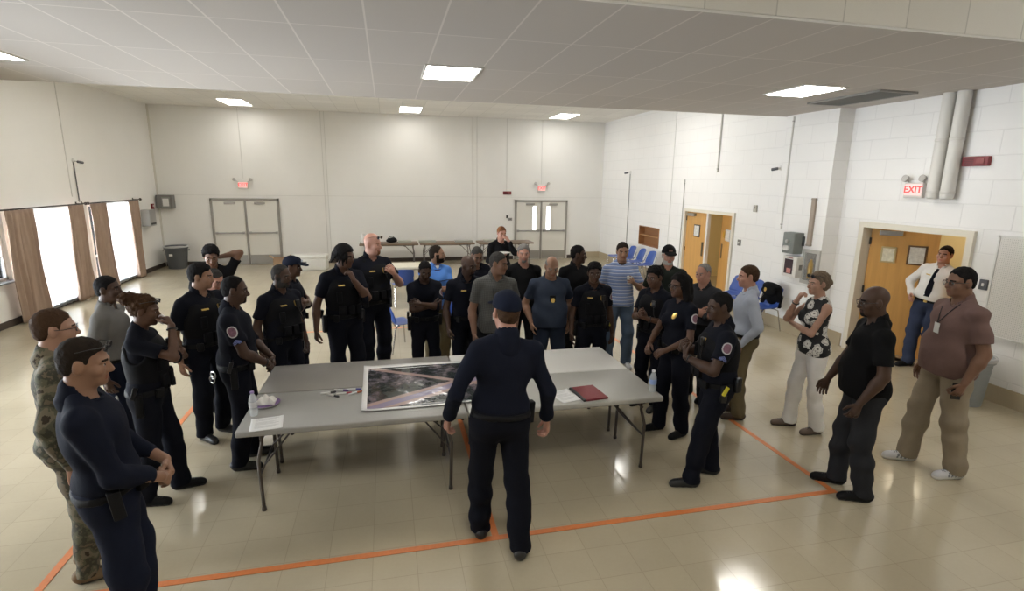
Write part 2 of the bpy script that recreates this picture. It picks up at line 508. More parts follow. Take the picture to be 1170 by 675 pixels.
def decal(parent, name, bvh, o, d, up, w, h, mats, shape=2.0, ring=0.7, th=0.004, label=None, s=1.0, lift=None):
    """small badge / patch that lies on the cloth where the ray o->d meets it"""
    o = Vector(o); d = Vector(d).normalized(); up = Vector(up)
    hit, nrm, _, _ = bvh.ray_cast(o, d)
    if hit is None: return None
    side = d.cross(up).normalized(); up = side.cross(d).normalized()
    mb = bmesh.new(); K = 20; rings = []
    fr = [0.0, .35, ring, 1.0, 1.0]
    dist0 = (hit - o).length
    for q, f in enumerate(fr):
        row = []
        for k in range(K if f else 1):
            a = 2 * math.pi * k / K
            ca, sa = math.cos(a), math.sin(a)
            x = math.copysign(abs(ca) ** (2 / shape), ca) * w / 2 * f; y = math.copysign(abs(sa) ** (2 / shape), sa) * h / 2 * f
            p = o + side * x + up * y
            hh = bvh.ray_cast(p, d)[0]
            t = (hh - p).length if hh is not None else dist0
            if abs(t - dist0) > .03: t = dist0
            row.append(mb.verts.new((p + d * (t - (th if q < 4 else -th))) * s))
        rings.append(row)
    for q in range(1, 5):
        A, B = rings[q - 1], rings[q]
        for k in range(K):
            f = mb.faces.new((A[0], B[k], B[(k + 1) % K]) if q == 1 else (A[k], B[k], B[(k + 1) % K], A[(k + 1) % K]))
            f.material_index = 0 if (q <= 2 and len(mats) > 1) else len(mats) - 1
    bmesh.ops.recalc_face_normals(mb, faces=mb.faces[:])
    me = bpy.data.meshes.new(name); mb.to_mesh(me); mb.free()
    for m in mats: me.materials.append(m)
    ob = bpy.data.objects.new(name, me); COL.objects.link(ob); ob.parent = parent
    if label: ob['label'] = label
    return ob

def person(sp):
    H = sp['H']; s = H / 1.78
    w = sp.get('w', 1.0); b = sp.get('belly', 0.0); fem = sp.get('fem', False); near = sp.get('near', False)
    root = empty('person', (sp['x'], sp['y'], 0), R_(sp['dir'] - 90), sp['label'], 'person', 'people gathered in the hall')
    bent = sp.get('lean', 0.0)
    RU = rz(R_(sp.get('twist', 0))) @ ry(R_(sp.get('side', 0))) @ rx(-R_(bent))
    P0 = v3(sp.get('hip', (0, 0)) [0], sp.get('hip', (0, 0))[1], .955)
    U = lambda p: P0 + RU @ v3(p)
    UD = lambda d: RU @ v3(d)
    # head
    Rh = RU @ rz(R_(sp.get('hy', 0))) @ rx(-R_(sp.get('hp', 0))) @ ry(R_(sp.get('hr', 0)))
    NT = U((0, .0, .595)); Hc = NT + Rh @ v3(0, .022, .112)
    Hd = lambda p: Hc + Rh @ v3(p)
    def to_head(X, Y, Z):
        x, y, z = X - Hc[0], Y - Hc[1], Z - Hc[2]
        return (Rh[0, 0] * x + Rh[1, 0] * y + Rh[2, 0] * z, Rh[0, 1] * x + Rh[1, 1] * y + Rh[2, 1] * z, Rh[0, 2] * x + Rh[1, 2] * y + Rh[2, 2] * z)
    hw = sp.get('headw', 1.0)
    shw = (.155 if fem else .176) * (0.5 + 0.5 * w)
    L1, L2 = .298, .262
    arms = {}
    for sd, key in ((1, 'R'), (-1, 'L')):
        ps = pose(sp.get('arm' + key, 'hang'), sd, b * 1.1 + (w - 1) * .10 + (.03 if sp.get('vest') else 0))
        ps.update(sp.get('mod' + key, {}))
        Ww = U(ps['W']); 
        if 'pocket' in sp.get('arm' + key, '') or sp.get('arm' + key, 'hang').startswith('hang') or sp.get('arm' + key) == 'phone':
            ps['W'] = (ps['W'][0] + sd * (w - 1) * .12, ps['W'][1], ps['W'][2])
            Ww = U(ps['W'])
        Sh = U((sd * shw, -.012, .458))
        El, Ww = ik(Sh, Ww, L1, L2, UD(ps['pole']))
        arms[sd] = (Sh, El, Ww, unit(UD(ps['d'])), unit(UD(ps['n'])), ps['curl'])
    # legs
    legs = {}
    st = sp.get('feet', ((-.11, 0, 8), (.11, 0, -8)))   # left, right: x, y, toe-out deg (+ = left)
    for sd, (fx, fy, ta) in ((-1, st[0]), (1, st[1])):
        hip = P0 + RU @ v3(sd * .092 * (1 + (w - 1) * .6), -.005, -.035)
        hip = v3(hip[0], hip[1], .92)
        ank = v3(fx, fy, .085)
        td = v3(-math.sin(R_(ta)), math.cos(R_(ta)), 0)
        kn, ank = ik(hip, ank, .4195, .4215, td + v3(sd * .12, 0, 0))
        legs[sd] = (hip, kn, ank, td)
    sl = sp.get('sleeve', .62)
    skm = skin('skin_' + sp['skin'], SK[sp['skin']])
    # ---- body
    F = Field()
    if not sp.get('headless'):
        F.ell(Hd((0, -.014, .028)), (.0755 * hw, .098, .090), 0.02, Rh)
        F.ell(Hd((0, .028, -.035)), (.060 * hw, .066, .082), 0.03, Rh)
        F.ell(Hd((0, .046, -.082)), (.043 * hw, .043, .034), 0.03, Rh)
        for q in (-1, 1):
            F.ell(Hd((q * .040 * hw, .060, -.030)), (.026, .028, .028), 0.02, Rh)
            F.cone(Hd((q * .012, .084, .020)), Hd((q * .048 * hw, .070, .018)), .012, .010, .012)
            F.ell(Hd((q * .032 * hw, .096, .0)), (.015, .012, .010), .010, Rh, '-')
            F.ell(Hd((q * .031 * hw, .079, -.001)), (.0125, .0115, .0105), .002, Rh)
            F.ell(Hd((q * .077 * hw, -.008, -.008)), (.010, .021, .033), .008, Rh @ rz(R_(q * 14)))
        F.cone(Hd((0, .088, .006)), Hd((0, .108, -.032)), .0085, .0135, .010)
        F.ell(Hd((0, .098, -.038)), (.019, .014, .010), .008, Rh)
        F.cone(Hd((-.016, .087, -.062)), Hd((.016, .087, -.062)), .0075, .0075, .006)
        F.cone(Hd((-.013, .086, -.074)), Hd((.013, .086, -.074)), .0085, .0085, .006)
        F.ell(Hd((0, .074, -.100)), (.022, .020, .016), .015, Rh)
        if sp.get('jowl'): F.ell(Hd((0, .03, -.10)), (.058, .055, .036), 0.03, Rh)
    nr = (.047 if fem else .057) * (0.6 + 0.4 * w)
    F.cone(Hd((0, -.018, -.045)), U((0, -.018, .50)), nr, nr + .010, .03)
    df = -.016
    def torso(F, f, vest=False, hips=True, shoulders=True):
        cw = w * (.90 if fem else 1.0)
        F.ell(U((0, .0, .335)), (.168 * cw + f, .108 * w + f, .195 + f * .5), .04, RU)
        if shoulders:
            F.cone(U((-shw * .72, -.014, .445)), U((shw * .72, -.014, .445)), .055 + f, .055 + f, .05)
            for q in (-1, 1): F.cone(U((q * .025, -.022, .548)), U((q * shw * .95, -.016, .468)), .030 + f, .032 + f, .05)
        F.ell(U((0, .006, .14)), (.152 * w + f + b * .25, .100 * w + f + b * .45, .19), .05, RU)
        if b > 0: F.ell(U((0, .03 + b * .28, .15)), (.140 * w + f + b * .2, .075 + b * .85 + f, .175 + f), .09, RU)
        if fem:
            for q in (-1, 1): F.ell(U((q * .072, .082, .335)), (.066 + f, .062 + f, .064 + f), .03, RU)
        else:
            F.ell(U((0, .055, .375)), (.13 * w + f, .06 * w + f, .075 + f), .05, RU)
        if hips: F.ell(P0 + v3(0, -.008, .015), (.158 * (w * .7 + .3) * (1.07 if fem else 1) + f, .112 * w + f, .13), .05)
    torso(F, df)
    for sd, (Sh, El, Ww, hd, hn, curl) in arms.items():
        ar = (.82 if fem else 1.0) * (.55 + .45 * w)
        bare = sl < .9
        k = 0 if bare else -.008
        F.ell(Sh, (.050 * ar + k, .050 * ar + k, .055), .03)
        F.cone(Sh, El, .049 * ar + k, .041 * ar + k, .03)
        mid = El + (Ww - El) * .3
        F.cone(El, mid, .040 * ar + k, .044 * ar + k, .02)
        F.cone(mid, Ww, .043 * ar + k, .0265 * (.8 + .2 * ar), .02)
        # hand: palm, four fingers of unequal length, thumb from the side of the palm
        hn = unit(hn - hd * (hn @ hd))
        th = np.cross(hd, hn) * sd                                      # thumb direction
        hs = .92 if fem else 1.0
        Hp = lambda u, a_, n_: Ww + hs * (hd * u + th * a_ + hn * n_)
        F.cone(Hp(.012, 0, 0), Hp(.082, 0, .002), .021, .024, .012, None)
        for a_ in (-.027, -.009, .009, .027):
            F.cone(Hp(.02, a_ * .55, 0), Hp(.086, a_, .001), .013, .0125, .008)
        for a_, ln, sp_ in ((-.031, .058, -.10), (-.0105, .074, -.03), (.0105, .080, .03), (.031, .072, .10)):
            p = Hp(.086, a_, .001); dd = unit(hd + th * sp_); c0 = R_(curl) * .55
            pts = [p]; ang = c0
            for fr in (.42, .32, .26):
                v = dd * math.cos(ang) + hn * math.sin(ang)
                p = p + v * ln * fr * hs * 1.05; pts.append(p); ang += R_(curl) * .75
            F.chain(pts, [.0098, .0092, .0086, .0072], .003)
        p = Hp(.030, .024, .004)
        v1 = unit(hd * .75 + th * .75 + hn * .35); v2 = unit(hd * .9 + th * .15 + hn * .55)
        F.chain([p, p + v1 * .040 * hs, p + v1 * .040 * hs + v2 * .032 * hs, p + v1 * .04 * hs + v2 * .054 * hs], [.0145, .0115, .0102, .0085], .004)
    for sd, (hip, kn, ank, td) in legs.items():
        F.cone(hip, kn, .070, .050, .03); F.cone(kn, ank, .050, .036, .02)
        F.cone(ank - v3(0, 0, .04), ank + td * .11 + v3(0, 0, -.05), .030, .024, .02)
    hh = .0046 if near else .006
    hand_h = .0040 if near else .0055
    fine = []
    if not sp.get('headless'): fine.append((Hc, v3(.10, .125, .13), hh))
    for sd, (Sh, El, Ww, hd, hn, curl) in arms.items():
        fine.append((Ww + hd * .075, v3(.075, .075, .075), hand_h))
    V, Q = F.mesh(.017, fine)
    # face colours by region
    mats = [skm]
    C = V[Q].mean(1)
    hx, hy_, hz = to_head(C[:, 0], C[:, 1], C[:, 2])
    mi = np.zeros(len(Q), int)
    hcol = HC[sp.get('haircol', 'black')]
    hm = hairmat('hair_' + sp.get('haircol', 'black'), hcol)
    dk = mat('eye_dark', (0.012, 0.008, 0.006), 0.2)
    lip = skin('lip_' + sp['skin'], tuple(c * k for c, k in zip(SK[sp['skin']], (.95, .68, .68))))
    ew = mat('eye_white', (0.30, 0.27, 0.25), 0.4)
    bm_ = hairmat('hair_' + sp.get('beardcol', sp.get('haircol', 'black')), HC[sp.get('beardcol', sp.get('haircol', 'black'))])
    mats += [dk, hm, lip, bm_, ew]
    ax_ = np.abs(hx)
    inh = (hz > -.13) & (hz < .13) & (ax_ < .12) & (hy_ > -.13) & (hy_ < .14)
    mi[inh & (np.abs(ax_ - .031 * hw) < .011) & (np.abs(hz + .001) < .0050) & (hy_ > .066)] = 5
    mi[inh & (np.abs(ax_ - .030 * hw) < .0066) & (np.abs(hz + .001) < .0065) & (hy_ > .066)] = 1
    mi[inh & (np.abs(ax_ - .033 * hw) < .019) & (hz > .015) & (hz < .0255) & (hy_ > .06)] = 2
    mi[inh & (ax_ < .023) & (hz > -.0785) & (hz < -.058) & (hy_ > .083)] = 3
    bd = sp.get('beard')
    if bd:
        msk = inh & (hz < -.056) & (hz > -.125) & (hy_ > -.005) & (mi != 3)
        if bd == 'full': msk = msk | (inh & (hy_ > -.005) & (hy_ < .035) & (ax_ > .045) & (hz < -.0) & (hz > -.06))
        if bd == 'goatee': msk = msk & (ax_ < .030) & (hy_ > .055)
        msk = msk & ~((hz > -.058) & (ax_ < .012) & (hy_ > .10))
        mi[msk] = 4
    np_mesh('body', V, Q, mats, root, mi, s)
    hbase = (.0755 * hw, .098, .090)
    cap = sp.get('cap')
    # ---- hair
    hr = sp.get('hair', 'short')
    if hr and hr != 'bald':
        G = Field(); t = sp.get('hairt', .011)
        G.ell(Hd((0, -.015, .029)), (hbase[0] + t, hbase[1] + t, hbase[2] + t * 1.15), .02, Rh)
        line = HAIRLINE[sp.get('hairline', 'short')]
        if hr in ('short', 'curly', 'fade'):
            G.ell(Hd((0, -.045, -.03)), (.060 * hw + t * .5, .055 + t * .5, .055), .03, Rh)
        if hr == 'curly': G.ell(Hd((0, -.005, .070)), (.085, .095, .070), .03, Rh)
        if hr == 'bun':
            G.ell(Hd((0, -.095, .075)), (.062, .060, .060), .015, Rh); G.ell(Hd((.02, -.14, .085)), (.045, .045, .045), .03, Rh)
        if hr == 'tied':
            G.ell(Hd((0, -.05, -.02)), (.068, .07, .07), .03, Rh); G.ell(Hd((0, -.115, .0)), (.045, .04, .042), .015, Rh)
        if hr == 'long':
            for q in (-1, 1):
                G.cone(Hd((q * .070, -.015, .03)), Hd((q * .085, -.02, -.13)), .036, .040, .03)
            G.cone(Hd((0, -.075, .0)), Hd((0, -.085, -.15)), .075, .075, .04)
        dreads = []
        if hr == 'dreads':
            r2 = random.Random(3)
            for a in range(26):
                th_ = R_(95 + a * 7.0) if a < 25 else 0
                th_ = -math.pi * .5 + math.pi * (a / 25 - .5) * 1.55
                p0 = v3(.078 * math.cos(th_), -.015 + .098 * math.sin(th_), .03 + r2.uniform(-.01, .03))
                ln = r2.uniform(.07, .12)
                p1 = p0 * v3(1.22, 1.2, 1) + v3(0, 0, -.04); p2 = p1 + v3(r2.uniform(-.012, .012), r2.uniform(-.02, .01), -ln * .6)
                dreads.append((p0, p1, p2))
        def cut(X, Y, Z, D):
            x, y, z = to_head(X, Y, Z)
            zl = np.interp(y, line[0], line[1]) + .004 * np.sin(70 * x + 40 * y) + .003 * np.sin(151 * x + 90 * y + 1)
            if hr in ('long',): zl = np.where(y < .045, -.3, zl)
            if hr == 'tied': zl = np.where(y < -.01, -.09, zl)
            if hr in ('short', 'receding', 'curly', 'bun', 'tied'):
                tp = np.clip(1 - (z - zl) / (.030 if hr == 'short' else .016), 0, 1)
                D = D + tp * tp * t * 1.05
            D = np.maximum(D, (zl - z) * .75)
            if sp.get('hairtop') == 'bald':
                D = np.maximum(D, .80 * (np.sqrt((x) ** 2 + (y - .02) ** 2 + (z - .125) ** 2) * -1 + .090))
            return D
        amp = {'curly': .007, 'bun': .011, 'dreads': .004, 'long': .006, 'tied': .006}.get(hr, .0026)
        fr_ = 120 if hr != 'long' else 60
        G.post(lambda X, Y, Z, D: D + amp * (np.sin(fr_ * X + 2) * np.sin(fr_ * Y + 1) * np.sin(fr_ * .8 * Z)))
        if sp.get('hairnose') is None:
            G.post(lambda X, Y, Z, D: cut(X, Y, Z, D))
        if dreads:
            V1, Q1 = G.mesh(.008)
            hobj = np_mesh('hair', V1, Q1, hm, root, None, s)
            D2 = Field()
            for p0, p1, p2 in dreads:
                D2.cone(Hd(p0), Hd(p1), .011, .011, .004); D2.cone(Hd(p1), Hd(p2), .011, .008, .004)
            V1, Q1 = D2.mesh(.006); np_mesh('dreadlocks', V1, Q1, hm, hobj, None, s)
        else:
            V1, Q1 = G.mesh(.0062 if near else .0075)
            np_mesh('hair', V1, Q1, hm, root, None, s)
    if cap:
        G = Field()
        cm = clm(cap)
        G.ell(Hd((0, -.012, .040)), (hbase[0] + .016, hbase[1] + .016, hbase[2] + .014), .02, Rh)
        G.ell(Hd((0, .060, .085)), (.055, .035, .035), .03, Rh)
        def cc(X, Y, Z, D):
            x, y, z = to_head(X, Y, Z)
            return np.maximum(D, (.032 + y * .18) - z)
        G.post(cc)
        V1, Q1 = G.mesh(.007); c_ = np_mesh('cap', V1, Q1, cm, root, None, s)
        G = Field()
        G.ell(Hd((0, .125, .046)), (.078, .075, .013), .01, Rh @ rx(R_(-12)))
        def c2(X, Y, Z, D):
            x, y, z = to_head(X, Y, Z)
            return np.maximum(D, .070 - y + np.abs(x) * .3)
        G.post(c2)
        V1, Q1 = G.mesh(.006); np_mesh('brim', V1, Q1, cm, c_, None, s)
        if sp.get('capbadge'):
            mb = MB(); q = Hd((0, .112, .085)); mb.box(tuple(q * s), (.05 * s, .008, .025 * s), bev=.003, rot=Matrix(Rh.tolist())); mb.build('cap_badge', clm(sp['capbadge']), c_)
    if sp.get('band'):
        pass
    # ---- eyewear
    gl = sp.get('glasses')
    if gl:
        mb = MB(); up_ = .0 if gl == 'eyes' else .084; yo = .105 if gl == 'eyes' else .090
        for q in (-1, 1):
            ring = []
            for k in range(16):
                a = 2 * math.pi * k / 16
                ring.append(tuple(Hd((q * .033 * hw + .023 * math.cos(a), yo - .006 * abs(math.cos(a)) + (0 if gl == 'eyes' else -.3 * .018 * math.sin(a)), up_ + .017 * math.sin(a))) * s))
            mb.tube(ring, .0022 * s, 6, True)
            mb.tube([tuple(Hd((q * .056 * hw, yo - .008, up_ + .008)) * s), tuple(Hd((q * .081 * hw, .04, up_ + .004)) * s), tuple(Hd((q * .083 * hw, -.02, up_ * .75 + .004)) * s)], .0022 * s, 6)
        mb.tube([tuple(Hd((-.011, yo + .002, up_ + .004)) * s), tuple(Hd((.011, yo + .002, up_ + .004)) * s)], .0022 * s, 6)
        g_ = mb.build('sunglasses' if gl == 'top' else 'glasses', BLK(), root)
        if gl == 'top' or sp.get('tint'):
            mb = MB()
            for q in (-1, 1):
                vs = [mb.bm.verts.new(Vector(Hd((q * .033 * hw + .022 * math.cos(2 * math.pi * k / 16), yo + dy, up_ + .016 * math.sin(2 * math.pi * k / 16)))) * s) for dy in (-.002, .003) for k in range(16)]
                mb.bm.faces.new(vs[:16]); mb.bm.faces.new(vs[16:][::-1])
                for k in range(16): mb.bm.faces.new((vs[k], vs[(k + 1) % 16], vs[16 + (k + 1) % 16], vs[16 + k]))
            mb.build('lens', mat('dark_lens', (.10, .10, .11), .08, .7), g_)
    # ---- shirt
    tucked = sp.get('tucked', True)
    beltz = .075 if not b else .06
    G = Field(); f = .013
    torso(G, f)
    if not tucked:
        G.ell(P0 + v3(0, -.006, .01), (.162 * (w * .7 + .3) * (1.07 if fem else 1) + .026, .116 * w + .026, .15), .06)
        for q in (-1, 1): G.ell(P0 + v3(q * .07, -.050, -.01), (.095 * w, .086, .11), .05)
        if b > 0: G.ell(U((0, .02 + b * .5, .03)), (.158 * w + b * .3, .092 * w + b * .75, .22), .08, RU)
    if tucked: G.ell(U((0, .002, .095)), (.157 * w + .014 + b * .2, .112 * w + .010 + b * .45, .085), .07, RU)
    r_sl = (.056 if fem else .063) * (.5 + .5 * w)
    for sd, (Sh, El, Ww, hd, hn, curl) in arms.items():
        if sl <= 0: continue
        G.ell(Sh, (r_sl - .004, r_sl - .004, r_sl - .008), .03)
        if sl < .9:
            G.cone(Sh, El, r_sl - .005, r_sl, .03)
        else:
            G.cone(Sh, El, r_sl - .004, r_sl - .012, .03)
            e2 = El + (Ww - El) * sp.get('cuff', .97)
            G.cone(El, e2, r_sl - .012, .040 if sp.get('cuff', .97) > .9 else .048, .02)
    def shirt_cut(X, Y, Z, D):
        x, y, z = X - P0[0], Y - P0[1], Z - P0[2]
        uz = RU[0, 2] * x + RU[1, 2] * y + RU[2, 2] * z
        uy = RU[0, 1] * x + RU[1, 1] * y + RU[2, 1] * z
        ux = RU[0, 0] * x + RU[1, 0] * y + RU[2, 0] * z
        # hem, only for the trunk (not for sleeves that hang lower)
        zb = (beltz - .006) if tucked else -.075 + .02 * np.cos(9 * ux)
        tr = np.maximum(np.abs(ux) - (.215 * w + .01), np.abs(uy) - (.18 + b))
        hem = np.maximum(zb - uz, tr)
        D = np.where(tr < 0, np.maximum(D, zb - uz), D)
        if sl < .9 and sl > 0:
            for sd, (Sh, El, Ww, hd, hn, curl) in arms.items():
                a = unit(El - Sh); t = (X - Sh[0]) * a[0] + (Y - Sh[1]) * a[1] + (Z - Sh[2]) * a[2]
                lat = np.sqrt(np.maximum((X - Sh[0]) ** 2 + (Y - Sh[1]) ** 2 + (Z - Sh[2]) ** 2 - t * t, 0))
                m = (lat < .105) & (t > sl * L1 - .03) & (t < L1 + .12)
                D = np.where(m & (np.abs(ux) > .10), np.maximum(D, np.where(np.abs(ux) * 1 > .165 * w, t - sl * L1, D)), D)
        if sl <= 0:
            D = np.maximum(D, np.where(uz > .25, np.abs(ux) - (.155 * w - np.maximum(0, uz - .40) * .25), -1))
        if sp.get('vneck'):
            D = np.maximum(D, .06 - np.sqrt((ux) ** 2 + (uy - .09) ** 2 + ((uz - .50) * .75) ** 2))
        return D
    G.post(folds(zlib.crc32(sp['label'].encode()) % 1000, .0045 if sp.get('tight') else .007))
    G.post(shirt_cut)
    na, nb_ = U((0, -.018, .47)), Hd((0, -.018, -.02))
    G.cone(U((0, -.012, .505)), Hd((0, -.02, -.02)), nr + .016, nr + .012, .006, None, '-')
    V1, Q1 = G.mesh(.0095 if near else .012)
    sm = clm(sp['shirt'])
    shirt = np_mesh(sp.get('shirtname', 'shirt'), V1, Q1, sm, root, None, s)
    bv = BVHTree.FromPolygons(V1.tolist(), Q1.tolist())
    if sp.get('collar', True):
        G = Field()
        stand = sp.get('collar', True) == 'stand'
        G.cone(U((0, -.020, .520)), U((0, -.010, .572)), nr + .030, nr + .016, .01)
        if not stand: G.ell(U((0, -.010, .520)), (nr + .042, nr + .038, .014), .012, RU @ rx(R_(-12)))
        if stand: G.cone(U((0, -.020, .475)), U((0, -.016, .565)), nr + .034, nr + .016, .015)
        G.cone(U((0, -.014, .40)), Hd((0, -.02, -.02)), nr + .008, nr + .006, .004, None, '-')
        G.ell(U((0, nr + .035, .540)), (.024, .05, .05), .006, RU, '-')
        V2, Q2 = G.mesh(.0075); np_mesh('collar', V2, Q2, clm(sp.get('collarcol', sp['shirt'])), shirt, None, s)
    if sp.get('under'):
        G = Field()
        G.cone(U((0, -.020, .49)), U((0, -.008, .530)), nr + .012, nr + .008, .01)
        V2, Q2 = G.mesh(.008); np_mesh('undershirt', V2, Q2, clm(sp['under']), root, None, s)
    # ---- trousers
    G = Field(); f = .014
    top = sp.get('ptop', beltz + .005 if tucked else -.01)
    G.ell(P0 + v3(0, -.008, .015), (.160 * (w * .7 + .3) * (1.07 if fem else 1) + f, .108 * w + f, .15), .06)
    G.ell(U((0, -.006, .10)), (.152 * w + f - .002, .106 * w + f + b * .25, .15), .06, RU)
    tw = sp.get('legw', 1.0) * (.6 + .4 * w)
    for sd, (hip, kn, ank, td) in legs.items():
        G.ell(hip + v3(-sd * .012, -.040, .0), (.084 * tw + f, .082, .100), .06)
        G.cone(hip + v3(0, .005, -.01), kn, .088 * tw + f, .068 * tw + f * .8, .035)
        am = ank + v3(0, -.008, -.02)
        mid_ = kn + (am - kn) * .35
        G.cone(kn, mid_, .068 * tw + f * .8, .070 * tw + f * .6, .03)
        G.cone(mid_, am, .070 * tw + f * .6, .070 * sp.get('cuffw', 1.0) + .003, .03)
    G.post(folds(zlib.crc32(sp['label'].encode()) % 777, .0060, (16, 12, 30)))
    zc_ = sp.get('phem', .045)
    def tc(X, Y, Z, D):
        x, y, z = X - P0[0], Y - P0[1], Z - P0[2]
        uz = RU[0, 2] * x + RU[1, 2] * y + RU[2, 2] * z
        return np.maximum(np.maximum(D, uz - top), zc_ - Z)
    G.post(tc)
    V2, Q2 = G.mesh(.0095 if near else .012)
    pants = np_mesh('trousers', V2, Q2, clm(sp['pants']), root, None, s)
    bp = BVHTree.FromPolygons(V2.tolist(), Q2.tolist())
    # ---- shoes
    shm, som = sp.get('shoe', ('black', None))
    for sd, (hip, kn, ank, td) in legs.items():
        G = Field(); z0 = v3(ank[0], ank[1], 0)
        heel = sp.get('heel')
        G.cone(z0 - td * .050 + v3(0, 0, .048), z0 + td * .135 + v3(0, 0, .034), .043, .036, .02)
        G.cone(z0 - td * .035 + v3(0, 0, .03), z0 + td * .155 + v3(0, 0, .024), .042, .036, .01)
        if shm == 'pump': G.cone(z0 - td * .075 + v3(0, 0, .0), z0 - td * .062 + v3(0, 0, .05), .012, .024, .008)
        if not heel: G.cone(z0 + v3(0, 0, .05), ank + v3(0, 0, .04 if shm != 'boot' else .08), .044, .046, .02)
        def gc(X, Y, Z, D):
            return np.maximum(D, -Z)
        G.post(gc)
        V3, Q3 = G.mesh(.0075)
        lc = dict(black=LEATHER(), boot=mat('black_boot', (.012, .012, .012), .45), tanboot=mat('tan_boot', (.17, .115, .06), .8), brown=mat('brown_leather', (.035, .018, .010), .4),
                  greysneaker=mat('grey_sneaker', (.20, .20, .21), .7), whitesneaker=mat('white_sneaker', (.55, .55, .57), .6), pump=mat('taupe_pump', (.11, .075, .055), .5))[shm]
        sol = mat('sole_white', (.68, .67, .65), .6) if som == 'white' else (mat('sole_dark', (.012, .012, .012), .6))
        cq = V3[Q3].mean(1); cz = cq[:, 2]
        mi_ = (cz < (.026 if som == 'white' else .016)).astype(int)
        al = (cq[:, 0] - ank[0]) * td[0] + (cq[:, 1] - ank[1]) * td[1]
        acr = np.abs((cq[:, 0] - ank[0]) * -td[1] + (cq[:, 1] - ank[1]) * td[0])
        if som == 'white':
            mi_[(cz > .030) & (cz < .064) & (al > -.01) & (al < .09) & (acr > .02) & (np.sin(al * 210 + cz * 90) > .1)] = 2
        mi_[(cz > .058) & (al > .045) & (al < .12) & (acr < .018) & (np.sin(al * 330) > 0)] = 2
        np_mesh('shoe', V3, Q3, [lc, sol, mat('shoe_trim_grey', (.16, .17, .19), .6) if som == 'white' else mat('lace_dark', (.02, .02, .02), .8)], root, mi_, s)
        if shm == 'whitesneaker' or shm == 'greysneaker':
            pass
    # ---- belt
    bg = None
    if sp.get('belt'):
        G = Field()
        f = .024
        G.ell(P0 + v3(0, -.008, .015), (.160 * (w * .7 + .3) * (1.07 if fem else 1) + f, .108 * w + f, .15), .06)
        G.ell(U((0, -.006, .10)), (.152 * w + f - .002, .106 * w + f + b * .25, .15), .06, RU)
        for sd, (hip, kn, ank, td) in legs.items():
            G.ell(hip + v3(-sd * .012, -.040, .0), (.084 * tw + f, .092, .110), .06)
        bw = .026 if sp['belt'] == 'duty' else .018
        bz = top - .03
        def bc(X, Y, Z, D):
            x, y, z = X - P0[0], Y - P0[1], Z - P0[2]
            uz = RU[0, 2] * x + RU[1, 2] * y + RU[2, 2] * z
            return np.maximum(D, np.abs(uz - bz) - bw)
        G.post(bc)
        V2, Q2 = G.mesh(.010)
        belt = np_mesh('duty_belt' if sp['belt'] == 'duty' else 'belt', V2, Q2, LEATHER(), root, None, s)
        bb = BVHTree.FromPolygons(V2.tolist(), Q2.tolist())
        def on_belt(ang, size, name, m, dz=0.0, out=.5, par=None):
            a = R_(ang); d = UD((math.sin(a), math.cos(a), 0)); c = U((0, 0, bz))
            hit = bb.ray_cast(Vector(c + d * .5), Vector(-d))[0]
            if hit is None: return None
            p = v3(hit) + d * size[1] * out + v3(0, 0, dz)
            rot = Matrix((RU @ rz(-a)).tolist())
            mb = MB(); mb.box(tuple(p * s), tuple(q * s for q in size), rot=rot, bev=.008 * s)
            return mb.build(name, m, par or belt, smooth=True)
        on_belt(0, (.042, .012, .034), 'buckle', GOLD() if sp.get('goldbuckle') else (LEATHER() if sp['belt'] == 'duty' else mat('buckle_steel', (.22, .22, .22), .4, .8)))
        if sp['belt'] == 'belt' and sp.get('holster'):
            on_belt(82, (.055, .05, .15), 'belt_pouch', LEATHER(), -.03)
            on_belt(40, (.06, .035, .07), 'belt_case', LEATHER(), -.01)
        if sp['belt'] == 'duty':
            hol = on_belt(92, (.055, .045, .19), 'holster', LEATHER(), -.075)
            if hol is not None:
                a = R_(92); d = UD((math.sin(a), math.cos(a), 0)); c = U((0, 0, bz)) + d * (.19 * w + .035)
                mb = MB(); mb.box(tuple((c + v3(0, 0, .035) + UD((0, -.02, 0))) * s), (.03 * s, .032 * s, .10 * s), rot=Matrix((RU @ rx(R_(-18))).tolist()), bev=.006 * s)
                mb.build('pistol_grip', BLK(), hol)
            th_ = on_belt(-92, (.05, .04, .15), 'taser_holster', BLK(), -.05)
            if sp.get('taser') == 'y' and th_ is not None:
                a_ = R_(-92); d_ = UD((math.sin(a_), math.cos(a_), 0)); c_ = U((0, 0, bz)) + d_ * (.185 * w + .05)
                mb = MB(); mb.box(tuple((c_ + v3(0, 0, -.01)) * s), (.022 * s, .030 * s, .085 * s), rot=Matrix((RU @ rx(R_(24))).tolist()), bev=.006 * s)
                mb.build('taser_grip', mat('taser_yellow', (.55, .48, .03), .5), th_)
            on_belt(-45, (.075, .035, .075), 'ammo_pouch', LEATHER(), -.005)
            on_belt(50, (.06, .035, .075), 'cuff_pouch', LEATHER(), -.005)
            if sp.get('radio', True): on_belt(-125, (.06, .04, .13), 'radio', BLK(), .02)
            if sp.get('cuffs'):
                a = R_(sp['cuffs']); d = UD((math.sin(a), math.cos(a), 0)); c = U((0, 0, bz - .05)) + d * (.17 * w + .04)
                mb = MB()
                for kk in (0, 1):
                    ring = [tuple((c + UD((0, 0, 0)) + v3(0, 0, -.035 * kk) + (UD((math.cos(a), -math.sin(a), 0)) * math.cos(t) + v3(0, 0, 1) * math.sin(t)) * .032 + d * .012 * kk) * s) for t in [2 * math.pi * k / 18 for k in range(18)]]
                    mb.tube(ring, .006 * s, 6, True)
                mb.build('handcuffs', SILVER(), belt, smooth=True)
    # ---- vest
    tgt = bv; tobj = shirt
